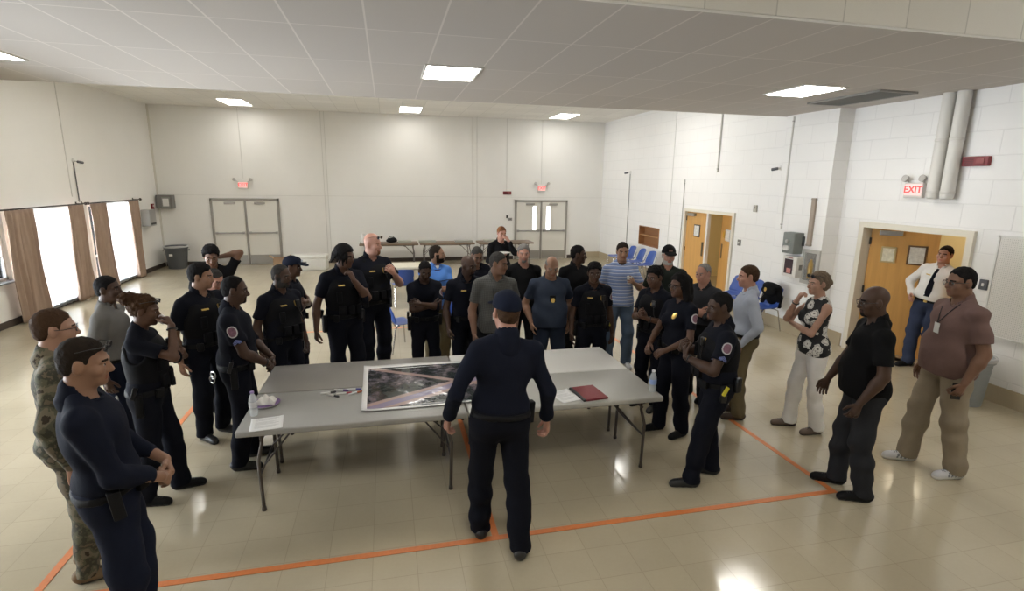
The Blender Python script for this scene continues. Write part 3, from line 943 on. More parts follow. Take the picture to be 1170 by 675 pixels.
    if sp.get('vest'):
        G = Field(); f = .036
        cw = w * (.90 if fem else 1)
        G.ell(U((0, .0, .315)), (.166 * cw + f, .108 * w + f, .20), .04, RU)
        G.ell(U((0, .008, .17)), (.146 * w + f, .100 * w + f + b * .35, .17), .05, RU)
        if b: G.ell(U((0, .03 + b * .45, .12)), (.130 * w + f, .075 + b + f, .12), .05, RU)
        G.ell(U((0, .045, .37)), (.125 * w + f, .07 * w + f, .09), .04, RU)
        for q in (-1, 1): G.cone(U((q * .105, .06, .42)), U((q * .105, -.07, .42)), .045, .045, .02); G.cone(U((q * .105, .02, .505)), U((q * .105, -.04, .505)), .028, .028, .04)
        def vc(X, Y, Z, D):
            x, y, z = X - P0[0], Y - P0[1], Z - P0[2]
            uz = RU[0, 2] * x + RU[1, 2] * y + RU[2, 2] * z; uy = RU[0, 1] * x + RU[1, 1] * y + RU[2, 1] * z; ux = RU[0, 0] * x + RU[1, 0] * y + RU[2, 0] * z
            D = np.maximum(D, (beltz + .045) - uz)
            D = np.maximum(D, np.abs(ux) - (.185 * w - np.clip(uz - .30, 0, .2) * .25))
            D = np.maximum(D, .082 - np.sqrt(ux ** 2 + (uy - .02) ** 2 + (uz - .535) ** 2))
            return D
        G.post(vc)
        for sd, (Sh, El, Ww, hd, hn, curl) in arms.items():
            G.ell(Sh + UD((sd * .035, 0, -.05)), (.075, .085, .10), .01, None, '-')
        V2, Q2 = G.mesh(.010 if near else .012)
        vest = np_mesh('tactical_vest', V2, Q2, NYLON(), root, None, s)
        tgt = BVHTree.FromPolygons(V2.tolist(), Q2.tolist()); tobj = vest
        rp = random.Random(zlib.crc32(sp['label'].encode()) % 99)
        for (px, pz, pw, ph) in ((-.10, .13, .075, .10), (-.015, .13, .075, .10), (.075, .13, .075, .10), (.10, .28, .055, .12)):
            o = U((px, .6, pz)); hit, nrm, _, _ = tgt.ray_cast(Vector(o), Vector(UD((0, -1, 0))))
            if hit is None: continue
            mb = MB(); yaw = math.atan2(nrm.x, nrm.y)
            nl = RU.T @ v3(nrm); yaw = math.atan2(nl[0], nl[1])
            mb.box(tuple((v3(hit) + v3(nrm) * .010) * s), (pw * s, .042 * s, ph * s), rot=Matrix((RU @ rz(-yaw)).tolist()), bev=.009 * s)
            mb.build('pouch', NYLON(), vest, smooth=True)
        if sp.get('backlabel'):
            decal(vest, 'back_label', tgt, U((0, -.6, .40)), UD((0, 1, 0)), UD((0, 0, 1)), .20, .060, [mat('reflective_grey', (.26, .26, .27), .5)], 9, .7, .004, None, s)
        # radio microphone with its coiled cord on the chest strap
        o = U((-.09, .6, .40)); hit = tgt.ray_cast(Vector(o), Vector(UD((0, -1, 0))))[0]
        if hit is not None:
            mb = MB(); mb.box(tuple((v3(hit) + UD((0, .015, 0))) * s), (.05 * s, .03 * s, .075 * s), rot=Matrix(RU.tolist()), bev=.008 * s)
            mb.tube([tuple((v3(hit) + UD((.0, .012, -.035))) * s), tuple((v3(hit) + UD((-.02, .03, -.12))) * s), tuple((v3(hit) + UD((-.06, .02, -.20))) * s)], .006 * s, 6)
            mb.build('shoulder_microphone', BLK(), vest, smooth=True)
    fw = UD((0, -1, 0)); upv = UD((0, 0, 1))
    if sp.get('badge'):
        decal(tobj, 'badge', tgt, U((-.075, .6, .40)), fw, upv, .046, .062, [GOLD(), GOLD()], 2.4, .7, .006, None, s)
    if sp.get('nametag'):
        decal(tobj, 'name_tag', tgt, U((.075, .6, .405)), fw, upv, .062, .014, [GOLD()], 8, .7, .005, None, s)
    for sd in (1, -1):
        if sp.get('patch') and (sp['patch'] == 'both' or sp['patch'] == ('R' if sd > 0 else 'L')):
            Sh, El = arms[sd][0], arms[sd][1]
            a = unit(El - Sh); c = Sh + (El - Sh) * .28
            out = UD((sd, 0, 0)); out = unit(out - a * (out @ a))
            if sp.get('patchfwd'): out = unit(out + UD((0, sp['patchfwd'], 0)))
            decal(shirt, 'shoulder_patch', bv, c + out * .5, -out, -a, .080, .100, [PR(), PW()], 2.3, .80, .004, None, s)
            if sp.get('chevron'):
                mb = MB()
                c2 = Sh + (El - Sh) * .56
                side = np.cross(a, out)
                for kk in range(3):
                    pts = []
                    for q in (-1, -.5, 0, .5, 1):
                        p = c2 + a * (.012 * kk + .022 * abs(q) - .01) + side * (.032 * q)
                        hh_ = bv.ray_cast(Vector(p + out * .4), Vector(-out))[0]
                        pts.append(tuple((v3(hh_) + out * .002 if hh_ is not None else p + out * .06) * s))
                    mb.tube(pts, .0042 * s, 6)
                mb.build('chevrons', mat('chevron_blue', (.14, .17, .38), .7), shirt)
    if sp.get('idcard'):
        ix, iz = sp['idcard']
        hit = tgt.ray_cast(Vector(U((ix, .6, iz))), Vector(fw))[0]
        if hit is not None:
            mb = MB(); mb.box(tuple((v3(hit) + UD((0, .006, 0))) * s), (.058 * s, .005 * s, .085 * s), rot=Matrix(RU.tolist()), bev=.002)
            idc = mb.build('id_badge', mat('id_card', (.62, .62, .60), .35), root)
            if sp.get('lanyard'):
                mb = MB()
                for q in (-1, 1):
                    pts = [v3(hit) + UD((0, .006, .042))]
                    for f_ in (.35, .7, 1.0):
                        p = U((ix * (1 - f_) + q * .068 * f_, .6, iz + .04 + (.53 - iz - .04) * f_))
                        h2 = tgt.ray_cast(Vector(p), Vector(fw))[0]
                        pts.append(v3(h2) + UD((0, .004, 0)) if h2 is not None else U((q * .068, .04, .53)))
                    mb.tube([tuple(p * s) for p in pts], .004 * s, 5)
                mb.build('lanyard', BLK(), idc)
    if sp.get('goldlanyard'):
        hit = tgt.ray_cast(Vector(U((0, .6, .30))), Vector(fw))[0]
        mb = MB(); mb.box(tuple((v3(hit) + UD((0, .006, 0))) * s), (.075 * s, .010 * s, .10 * s), rot=Matrix(RU.tolist()), bev=.004)
        hb = mb.build('badge_holder', LEATHER(), root)
        decal(hb, 'badge', tgt, U((0, .6, .30)), fw, upv, .05, .068, [GOLD(), GOLD()], 2.4, .7, .016, None, s)
    if sp.get('tie'):
        pts = []
        for z_ in (.505, .47, .40, .30, .20, .11):
            h2 = bv.ray_cast(Vector(U((0, .6, z_))), Vector(fw))[0]
            pts.append((h2 if h2 is not None else Vector(U((0, .11, z_)))) + Vector(UD((0, .006, 0))))
        wd = [.016, .020, .026, .034, .040, .034]
        mb = MB()
        rows = []
        for p, q in zip(pts, wd):
            rows.append([mb.bm.verts.new((p + Vector(UD((dx * q, dy, 0)))) * s) for dx, dy in ((-1, -.004), (0, .004), (1, -.004), (0, -.008))])
        for A, B in zip(rows, rows[1:]):
            for k in range(4): mb.bm.faces.new((A[k], A[(k + 1) % 4], B[(k + 1) % 4], B[k]))
        mb.bm.faces.new(rows[0]); mb.bm.faces.new(rows[-1][::-1])
        mb.build('necktie', clm('navyblk'), shirt, smooth=True)
    if sp.get('watch'):
        sd = 1 if sp['watch'] == 'R' else -1
        Sh, El, Ww, hd, hn, curl = arms[sd]
        u = unit(El - Ww); p = Ww + u * .03
        a1 = unit(np.cross(u, v3(.3, .5, .8))); a2 = np.cross(u, a1)
        mb = MB(); mb.tube([tuple((p + (a1 * math.cos(t) + a2 * math.sin(t)) * .0335) * s) for t in [2 * math.pi * k / 18 for k in range(18)]], .0065 * s, 6, True)
        mb.build('wristwatch', BLK(), root, smooth=True)
    info = dict(root=root, s=s, hand={sd: (arms[sd][2], arms[sd][3], arms[sd][4]) for sd in (1, -1)}, Hd=Hd, M=Matrix.Translation((sp['x'], sp['y'], 0)) @ Matrix.Rotation(R_(sp['dir'] - 90), 4, 'Z'), U=U)
    return info

def hand_world(info, sd, u=.09, n=.03, a=0.0):
    """world point in the grip of a hand"""
    Ww, hd, hn = info['hand'][sd]
    hn = unit(hn - hd * (hn @ hd)); th = np.cross(hd, hn) * sd
    p = (Ww + hd * u + hn * n + th * a) * info['s']
    return info['M'] @ Vector(p)
# ------------------------------------------------------------------ the people of the photo
POL = dict(shirt='navyblk', pants='navyblk', belt='duty', shoe=('boot', None), skin='brown', sleeve=.66, shirtname='uniform_shirt')
def PO(**k):
    d = dict(POL); d.update(k); return d
CAST = [
 dict(x=.72, y=3.42, side=4, dir=93, H=1.91, w=1.06, near=True, skin='pink', shirt='navy', pants='navyblk', sleeve=1.0, cuff=.88, collar='stand', belt='belt', tucked=True, cap='dknavy', hair='short', hairt=.004, haircol='brown', hy=6, hp=6,
      armL='hangout', armR='hangout', modL=dict(W=(-.31, .10, -.02), curl=55), modR=dict(W=(.35, .06, -.05), curl=50), feet=((-.10, .14, 2), (.115, -.14, -14)), hip=(.0, -.01), shoe=('boot', None), holster=True, shirtname='pullover',
      label='person seen from behind in dark navy pullover and cap, standing before the long tables'),
 dict(x=-1.50, y=3.0, lean=-6, dir=22, H=1.86, w=1.12, near=True, skin='tan', shirt='navy', pants='dknavy', sleeve=1.0, cuff=.62, collar=True, belt='belt', hair='short', hairt=.004, haircol='dark', glasses='top',
      armL='claspL', armR='claspR', feet=((-.13, .05, 8), (.13, -.04, -10)), holster=True, hp=15, hy=-12,
      label='person in navy pullover with sunglasses pushed up on cropped dark hair, hands clasped'),
 dict(x=-2.07, y=3.74, dir=24, H=1.84, w=1.0, near=True, skin='light', shirt='camo', pants='camo', sleeve=1.0, tucked=False, collar=True, hair='short', hairt=.004, haircol='brown', glasses='eyes', armL='hang', armR='hang', shoe=('tanboot', None), cuffw=.8,
      shirtname='combat_jacket', hp=4, label='soldier in camouflage uniform and glasses, half hidden behind the navy pullover'),
 dict(x=-2.52, y=5.45, dir=2, H=1.76, w=1.02, near=True, skin='dark', shirt='greypolo', pants='dknavy', sleeve=.78, tucked=True, belt='belt', hair='short', hairt=.005, armL='hang', armR='hang', shoe=('greysneaker', 'white'), hy=-8,
      label='person in light grey polo shirt and navy trousers, hands down, nearest the curtains'),
 PO(x=-1.93, y=4.61, dir=4, H=1.74, w=1.08, fem=True, near=True, vest=True, hair='bun', haircol='auburn', hairt=.012, armR='mouth', armL='vest', glasses='top', cuffs=150, watch='R', hp=10, hy=2, shoe=('black', None), feet=((-.10, .12, 6), (.12, -.08, -10)),
      label='police officer with auburn hair in a high bun, right hand raised to the mouth'),
 PO(x=-1.84, y=5.72, dir=-35, H=1.82, w=1.15, near=True, vest=True, skin='tan', hair='short', haircol='black', hairt=.016, armR='hang', armL='hang', badge=True, nametag=True, hy=28, hp=6, sleeve=.8,
      label='police officer with thick black hair and vest, arms down, between raised-arm officer and table'),
 dict(x=-1.95, y=6.42, dir=-15, H=1.68, w=.98, skin='pink', shirt='black', pants='black', sleeve=.65, hair='short', hairt=.004, haircol='saltpepper', hp=28, hy=-15, armL='hang', armR='hang', label='person with short greying hair and bowed head, mostly hidden behind two officers'),
 dict(x=-2.22, y=7.45, dir=-72, H=1.81, w=1.02, skin='mid', shirt='black', pants='black', sleeve=.7, hair='curly', haircol='black', hairt=.022, hp=22, armL='behindhead', armR='hang', label='person in black shirt with curly black hair, one hand behind the neck'),
 PO(x=-1.38, y=5.06, dir=8, H=1.80, w=1.14, belly=.03, near=True, skin='dark', hair='short', hairline='receding', hairt=.003, armL='claspL', armR='claspR', patch='R', chevron=True, cuffs=140, hp=8, hy=-4, watch='R', beard='goatee', feet=((-.12, .06, 10), (.12, -.04, -10)),
      label='stout police officer in profile with arm chevrons and clasped hands, at the left table end'),
 PO(x=-1.15, y=5.97, dir=-42, H=1.76, w=1.15, belly=.03, near=True, vest=True, skin='dark', hair='short', hairline='receding', hairt=.003, haircol='saltpepper', beard='full', beardcol='saltpepper', armL='hang', armR='hang', badge=True, nametag=True, hy=18, hp=8,
      label='grey-bearded police officer with a high forehead and vest, behind the far grey table'),
 PO(x=-1.17, y=6.80, dir=-8, H=1.72, w=1.0, skin='brown', cap='dknavy', capbadge='ltblue', hair='short', hairt=.003, armL='crossU', armR='crossD', hy=-2, hp=5, label='police officer in a dark cap seen in profile, behind the grey-bearded officer'),
 PO(x=-.54, y=6.42, dir=-62, H=1.91, w=1.08, vest=True, near=True, skin='brown', hair='dreads', hairt=.018, armL='chin', armR='hangout', nametag=True, hy=32, hp=10, taser='b', modL=dict(W=(-.03, .22, .46)), label='police officer with short black dreadlocks, left hand at the chin'),
 PO(x=-.23, y=7.05, dir=-58, H=1.98, w=1.22, belly=.04, vest=True, skin='pink', hair=None, glasses='top', armL='vest', armR='hang', nametag=True, badge=True, hy=28, hp=6, beard='goatee', haircol='ginger', jowl=True, modL=dict(W=(-.16, .24, .36)),
      label='tall bald police officer with sunglasses on the head, one hand on the vest'),
 PO(x=.42, y=6.62, dir=-82, H=1.69, w=.98, skin='dark', hair='short', hairt=.004, armL='crossU', armR='crossD', patch='L', patchfwd=.6, hp=24, hy=0, label='slim police officer with folded arms and lowered head, left of the grey plaid shirt'),
 dict(x=.63, y=7.35, dir=-70, H=1.77, w=1.05, skin='tan', shirt='bluepolo', pants='olive', sleeve=.7, tucked=False, hair='short', hairt=.004, haircol='dark', hairline='receding', beard='full', hy=58, armL='crossU', armR='crossD', under='white', label='bearded person in bright blue polo shirt with folded arms, looking sideways'),
 dict(x=2.10, y=10.0, dir=-78, H=1.81, w=1.08, skin='pink', shirt='black', pants='black', sleeve=1.0, cuff=.75, hair='short', hairt=.008, haircol='ginger', armL='mouth', armR='plate', hp=14, label='red-haired person in black eating from a white plate near the far tables'),
 dict(x=1.20, y=7.45, dir=-72, H=1.76, w=1.08, skin='mid', shirt='navyblk', pants='black', sleeve=.8, hair='short', hairt=.004, haircol='saltpepper', hp=26, hy=-6, armL='rest', armR='hang', label='person with cropped hair looking down, half hidden behind the plaid shirt'),
 PO(x=.92, y=6.42, dir=-80, H=1.76, w=1.06, skin='dark', hair=None, beard='goatee', armL='hang', armR='hangfwd', hy=28, hp=10, nametag=True, label='bald dark-skinned officer in black, standing at the left elbow of the plaid shirt'),
 dict(x=1.20, y=5.98, dir=-84, H=1.855, w=1.12, belly=.04, near=True, skin='mid', shirt='plaid', pants='black', sleeve=.68, tucked=False, hair='short', hairt=.004, haircol='saltpepper', hy=42, hp=10, armL='pocket', armR='hangfwd', idcard=(.06, .14), lanyard=True, label='person in grey plaid button shirt with an identity card, looking aside'),
 dict(x=1.82, y=7.12, dir=-98, H=1.80, w=1.14, belly=.03, skin='pink', shirt='black', pants='black', sleeve=.7, hair='short', hairt=.010, haircol='grey', beard='goatee', beardcol='grey', collar=False, armL='hang', armR='hang', hp=4, tucked=False, label='smiling grey-haired person in a black T-shirt'),
 dict(x=1.93, y=6.18, dir=-95, H=1.78, w=1.16, belly=.05, near=True, skin='tan', shirt='slate', pants='dkjeans', sleeve=.68, tucked=False, hair='short', hairt=.002, hairtop='bald', haircol='grey', hp=22, armL='pocket', armR='pocket', goldlanyard=True, under='white', label='bald person in slate blue shirt with gold chest badge, hands in jeans pockets'),
 dict(x=2.50, y=6.85, dir=-78, H=1.81, w=1.08, skin='dark', shirt='black', pants='black', sleeve=.7, hair='short', hairt=.004, hy=52, hp=4, armL='hang', armR='hang', belt='belt', label='person in black polo with cropped hair looking right, beside the striped polo'),
 PO(x=2.40, y=5.93, dir=-95, H=1.71, w=1.0, near=True, vest=True, skin='dark', hair='curly', hairt=.008, armL='hang', armR='hang', badge=True, nametag=True, patch='L', patchfwd=.7, hy=-12, hp=6, taser='y', label='young police officer with short black hair, vest and yellow taser, arms at the sides'),
 dict(x=3.22, y=6.95, dir=-100, H=1.83, w=1.10, skin='tan', shirt='stripes', pants='jeans', sleeve=.72, tucked=False, hair='short', hairt=.009, haircol='dark', under='black', armL='cup', armR='hang', hy=-4, hp=6, shoe=('whitesneaker', 'white'), feet=((-.14, .02, 8), (.13, -.02, -10)), label='person in blue and white striped polo and jeans holding a small white cup'),
 dict(x=3.70, y=6.52, dir=-108, H=1.82, w=1.15, belly=.04, skin='pink', shirt='greencoal', pants='khaki', sleeve=.7, tucked=False, cap='black', capbadge='maroon', hair='short', hairt=.004, haircol='white', beard='full', beardcol='white', armL='hang', armR='hang', hp=4, label='white-bearded person in dark green polo and black cap, by the wooden double door'),
 PO(x=3.0, y=5.50, dir=205, H=1.72, w=1.02, near=True, vest=True, skin='brown', hair='curly', hairt=.010, armL='fist', armR='fist', badge=True, watch='L', hp=10, modR=dict(W=(.02, .27, .26)), label='police officer with curly black hair and joined hands, facing the white table'),
 PO(x=2.92, y=4.82, dir=190, H=1.755, w=1.10, fem=True, near=True, skin='brown', hair='long', hairt=.016, glasses='eyes', armL='rest', armR='rest', badge=True, patch='L', hp=6, shoe=('black', None), feet=((-.11, -.05, 10), (.12, .08, -6)), label='police officer with long black hair and glasses, nearest the right table end'),
 PO(x=2.77, y=3.90, dir=160, H=1.755, w=1.24, belly=.03, near=True, vest=True, backlabel=True, skin='dark', hair='short', hairt=.006, armL='vest', armR='vest', patch='L', chevron=True, badge=True, hp=8, hy=14, shoe=('boot', None), taser='y', watch='L', feet=((-.14, .18, 8), (.12, -.06, -8)), label='stocky police officer with sleeve patch and chevrons, back half turned, before the right table end'),
 dict(x=3.71, y=5.64, dir=208, H=1.72, w=1.10, skin='pink', shirt='charcoal', pants='black', sleeve=.72, hair='short', hairt=.002, haircol='grey', hairline='receding', armL='crossU', armR='crossD', hp=8, hy=-6, label='balding person in charcoal polo with folded arms, in profile before the wooden double door'),
 dict(x=3.90, y=5.06, dir=152, H=1.775, w=1.08, near=True, skin='pink', shirt='ltblue', pants='olive', sleeve=1.0, hair='short', hairt=.010, haircol='brown', armL='pocket', armR='pocket', belt='belt', hy=8, hp=4, shoe=('brown', None), modL=dict(W=(-.225, .07, -.02)), label='person in light blue dress shirt and olive trousers, hands in pockets, back turned'),
 dict(x=4.40, y=4.60, dir=166, H=1.77, w=.98, fem=True, near=True, skin='light', shirt='floral', pants='whitepants', sleeve=0, tucked=False, collar=False, hair='tied', haircol='blondgrey', hairt=.012, armL='crossU', armR='chin', hy=6, hp=4, shoe=('pump', None), legw=.92, glasses='top', watch='R', shirtname='sleeveless_top', feet=((-.10, -.10, 12), (.10, .10, -4)), modL=dict(W=(.08, .21, .25)), label='woman in black and white floral top and white trousers'),
 dict(x=3.90, y=3.46, dir=150, H=1.855, w=1.12, belly=.045, near=True, skin='dark', shirt='black', pants='dkgrey', sleeve=.72, tucked=False, hair=None, glasses='eyes', beard='goatee', haircol='black', armL='hangfwd', armR='hangfwd', hp=8, hy=6, shoe=('black', None), feet=((-.12, -.06, 8), (.12, .08, -6)), modR=dict(W=(.26, .20, -.06)), label='bald person in black polo and dark grey trousers at the corner of the orange lines'),
 dict(x=5.01, y=3.64, dir=162, H=1.96, w=1.20, belly=.045, near=True, skin='mid', shirt='maroon', pants='beige', sleeve=.72, tucked=False, hair='short', hairt=.004, haircol='black', glasses='eyes', armL='phone', armR='hang', hp=6, hy=4, shoe=('whitesneaker', 'white'), idcard=(-.03, .32), lanyard=True, cuffw=1.1, feet=((-.15, -.10, 10), (.13, .12, -6)), label='large person in dusty maroon polo and beige trousers holding a phone'),
 dict(x=7.74, y=6.05, side=-7, dir=196, H=1.84, w=1.10, belly=.03, near=True, skin='pink', shirt='white', pants='chiefblue', sleeve=1.0, hair='short', hairt=.006, haircol='dark', armL='hang', armR='beltside', tie=True, belt='belt', goldbuckle=True, nametag=True, hp=2, shoe=('black', None), feet=((-.08, .02, -10), (.10, .12, -20)), label='officer in white shirt and black tie, standing in the open doorway'),
]
PEOPLE = {}
def build_people(only=None):
    for i, sp in enumerate(CAST):
        if only is not None and i not in only: continue
        PEOPLE[i] = person(sp)
# ------------------------------------------------------------------ the hall
XL, XR, YB, YN = -6.60, 7.40, 17.90, -3.5
ZC, ZL = 4.66, 3.87            # ceiling, and the lowered bay across the hall
YL0, YL1 = 3.78, 8.80
T = .2

def wall_paint(key, col, block=None, axis=1, rough=.55):
    g = NB(key); co = g.objco(); s = g.sep(co)
    n = g.noise(co, 1.3, 5)
    base = g.mix(n, tuple(c * .96 for c in col), tuple(min(1, c * 1.03) for c in col))
    if block:
        b = g.n('ShaderNodeTexBrick'); b.offset = .5
        cb = g.n('ShaderNodeCombineXYZ'); g.l(s[axis], cb.inputs[0]); g.l(s[2], cb.inputs[1])
        g.l(cb.outputs[0], b.inputs['Vector'])
        b.inputs['Scale'].default_value = 1.0; b.inputs['Brick Width'].default_value = .62; b.inputs['Row Height'].default_value = .305
        b.inputs['Mortar Size'].default_value = .009; b.inputs['Mortar Smooth'].default_value = .6
        base = g.mix(g.math('MULTIPLY', b.outputs['Fac'], .16), base, tuple(c * .55 for c in col))
        h = g.math('MULTIPLY_ADD', b.outputs['Fac'], -1.0, g.math('MULTIPLY', g.noise(co, 90, 3), .12))
        g.bump(h, .35, .012)
    else:
        g.bump(g.noise(co, 60, 3), .08, .01)
    g.l(base, g.b.inputs['Base Color']); g.b.inputs['Roughness'].default_value = rough
    g.b.inputs['Specular IOR Level'].default_value = .4
    return g.m

def tile_ceiling(key, col, wx, wy, ox, oy, seam=.012, light=.6):
    g = NB(key); co = g.objco(); s = g.sep(co)
    def line(v, w, o):
        f = g.math('FRACT', g.math('DIVIDE', g.math('SUBTRACT', v, o), w))
        d = g.math('MINIMUM', f, g.math('SUBTRACT', 1.0, f))
        return g.math('LESS_THAN', g.math('MULTIPLY', d, w), seam)
    a = line(s[0], wx, ox); b = line(s[1], wy, oy)
    m = g.math('MAXIMUM', a, b)
    cell = g.n('ShaderNodeCombineXYZ')
    g.l(g.math('FLOOR', g.math('DIVIDE', g.math('SUBTRACT', s[0], ox), wx)), cell.inputs[0]); g.l(g.math('FLOOR', g.math('DIVIDE', g.math('SUBTRACT', s[1], oy), wy)), cell.inputs[1])
    wn = g.n('ShaderNodeTexWhiteNoise'); g.l(cell.outputs[0], wn.inputs['Vector'])
    v = g.math('MULTIPLY_ADD', wn.outputs['Value'], .07, .965)
    sp = g.noise(co, 210, 2)
    v = g.math('MULTIPLY', v, g.math('MULTIPLY_ADD', sp, .16, .92))
    rgb = g.n('ShaderNodeVectorMath', operation='SCALE'); rgb.inputs[0].default_value = col; g.l(v, rgb.inputs['Scale'])
    c = g.mix(m, rgb.outputs[0], tuple(q * light for q in col))
    g.l(c, g.b.inputs['Base Color']); g.b.inputs['Roughness'].default_value = .9
    h = g.math('MULTIPLY_ADD', m, -.8, g.math('MULTIPLY', sp, .5))
    g.bump(h, .35, .01)
    return g.m

def floor_mat():
    g = NB('waxed_vinyl_tile'); co = g.objco(); s = g.sep(co); w = .305
    def line(v, o):
        f = g.math('FRACT', g.math('DIVIDE', g.math('SUBTRACT', v, o), w))
        d = g.math('MINIMUM', f, g.math('SUBTRACT', 1.0, f))
        return g.math('LESS_THAN', g.math('MULTIPLY', d, w), .0022)
    m = g.math('MAXIMUM', line(s[0], .12), line(s[1], .18))
    cell = g.n('ShaderNodeCombineXYZ')
    g.l(g.math('FLOOR', g.math('DIVIDE', g.math('SUBTRACT', s[0], .12), w)), cell.inputs[0]); g.l(g.math('FLOOR', g.math('DIVIDE', g.math('SUBTRACT', s[1], .18), w)), cell.inputs[1])
    wn = g.n('ShaderNodeTexWhiteNoise'); g.l(cell.outputs[0], wn.inputs['Vector'])
    n1 = g.noise(co, 2.2, 5); n2 = g.noise(co, 38, 4)
    v = g.math('MULTIPLY_ADD', wn.outputs['Value'], .05, g.math('MULTIPLY_ADD', n1, .16, g.math('MULTIPLY_ADD', n2, .07, .86)))
    rgb = g.n('ShaderNodeVectorMath', operation='SCALE'); rgb.inputs[0].default_value = FLOOR_COL; g.l(v, rgb.inputs['Scale'])
    c = g.mix(m, rgb.outputs[0], tuple(q * .80 for q in FLOOR_COL))
    g.l(c, g.b.inputs['Base Color'])
    r = g.math('MULTIPLY_ADD', g.noise(co, 5, 5), .14, .055)
    g.l(r, g.b.inputs['Roughness'])
    g.b.inputs['Specular IOR Level'].default_value = .62
    h = g.math('MULTIPLY_ADD', m, -.4, g.math('MULTIPLY', g.noise(co, 7, 3), .5))
    g.bump(h, .10, .008)
    return g.m

FLOOR_COL = (.455, .395, .285)
WALLC = (.80, .79, .76)
m_wall = wall_paint('painted_wall', WALLC)
m_block = wall_paint('painted_block', (.82, .81, .79), True, 1)
m_dark = mat('dark_base', (.045, .032, .024), .5)
m_beige = mat('beige_base', (.42, .35, .24), .55)
m_frame = mat('door_frame_grey', (.30, .28, .25), .5)
m_doorw = mat('cream_door', (.74, .72, .66), .4)
m_steel = mat('brushed_steel', (.42, .41, .39), .32, .8)
m_white = mat('white_enamel', (.72, .71, .68), .4)
m_wood = None
def wood(key, col, sc=3.0, rough=.4, ax=2):
    if key in _M: return _M[key]
    g = NB(key); co = g.objco(); mp = g.n('ShaderNodeMapping'); g.l(co, mp.inputs[0])
    mp.inputs['Scale'].default_value = [9, 9, 9] if ax is None else [9 if k != ax else .7 for k in range(3)]
    n = g.noise(mp.outputs[0], sc, 5)
    g.l(g.mix(n, tuple(c * .78 for c in col), tuple(c * 1.15 for c in col)), g.b.inputs['Base Color'])
    g.b.inputs['Roughness'].default_value = rough
    _M[key] = g.m; return g.m

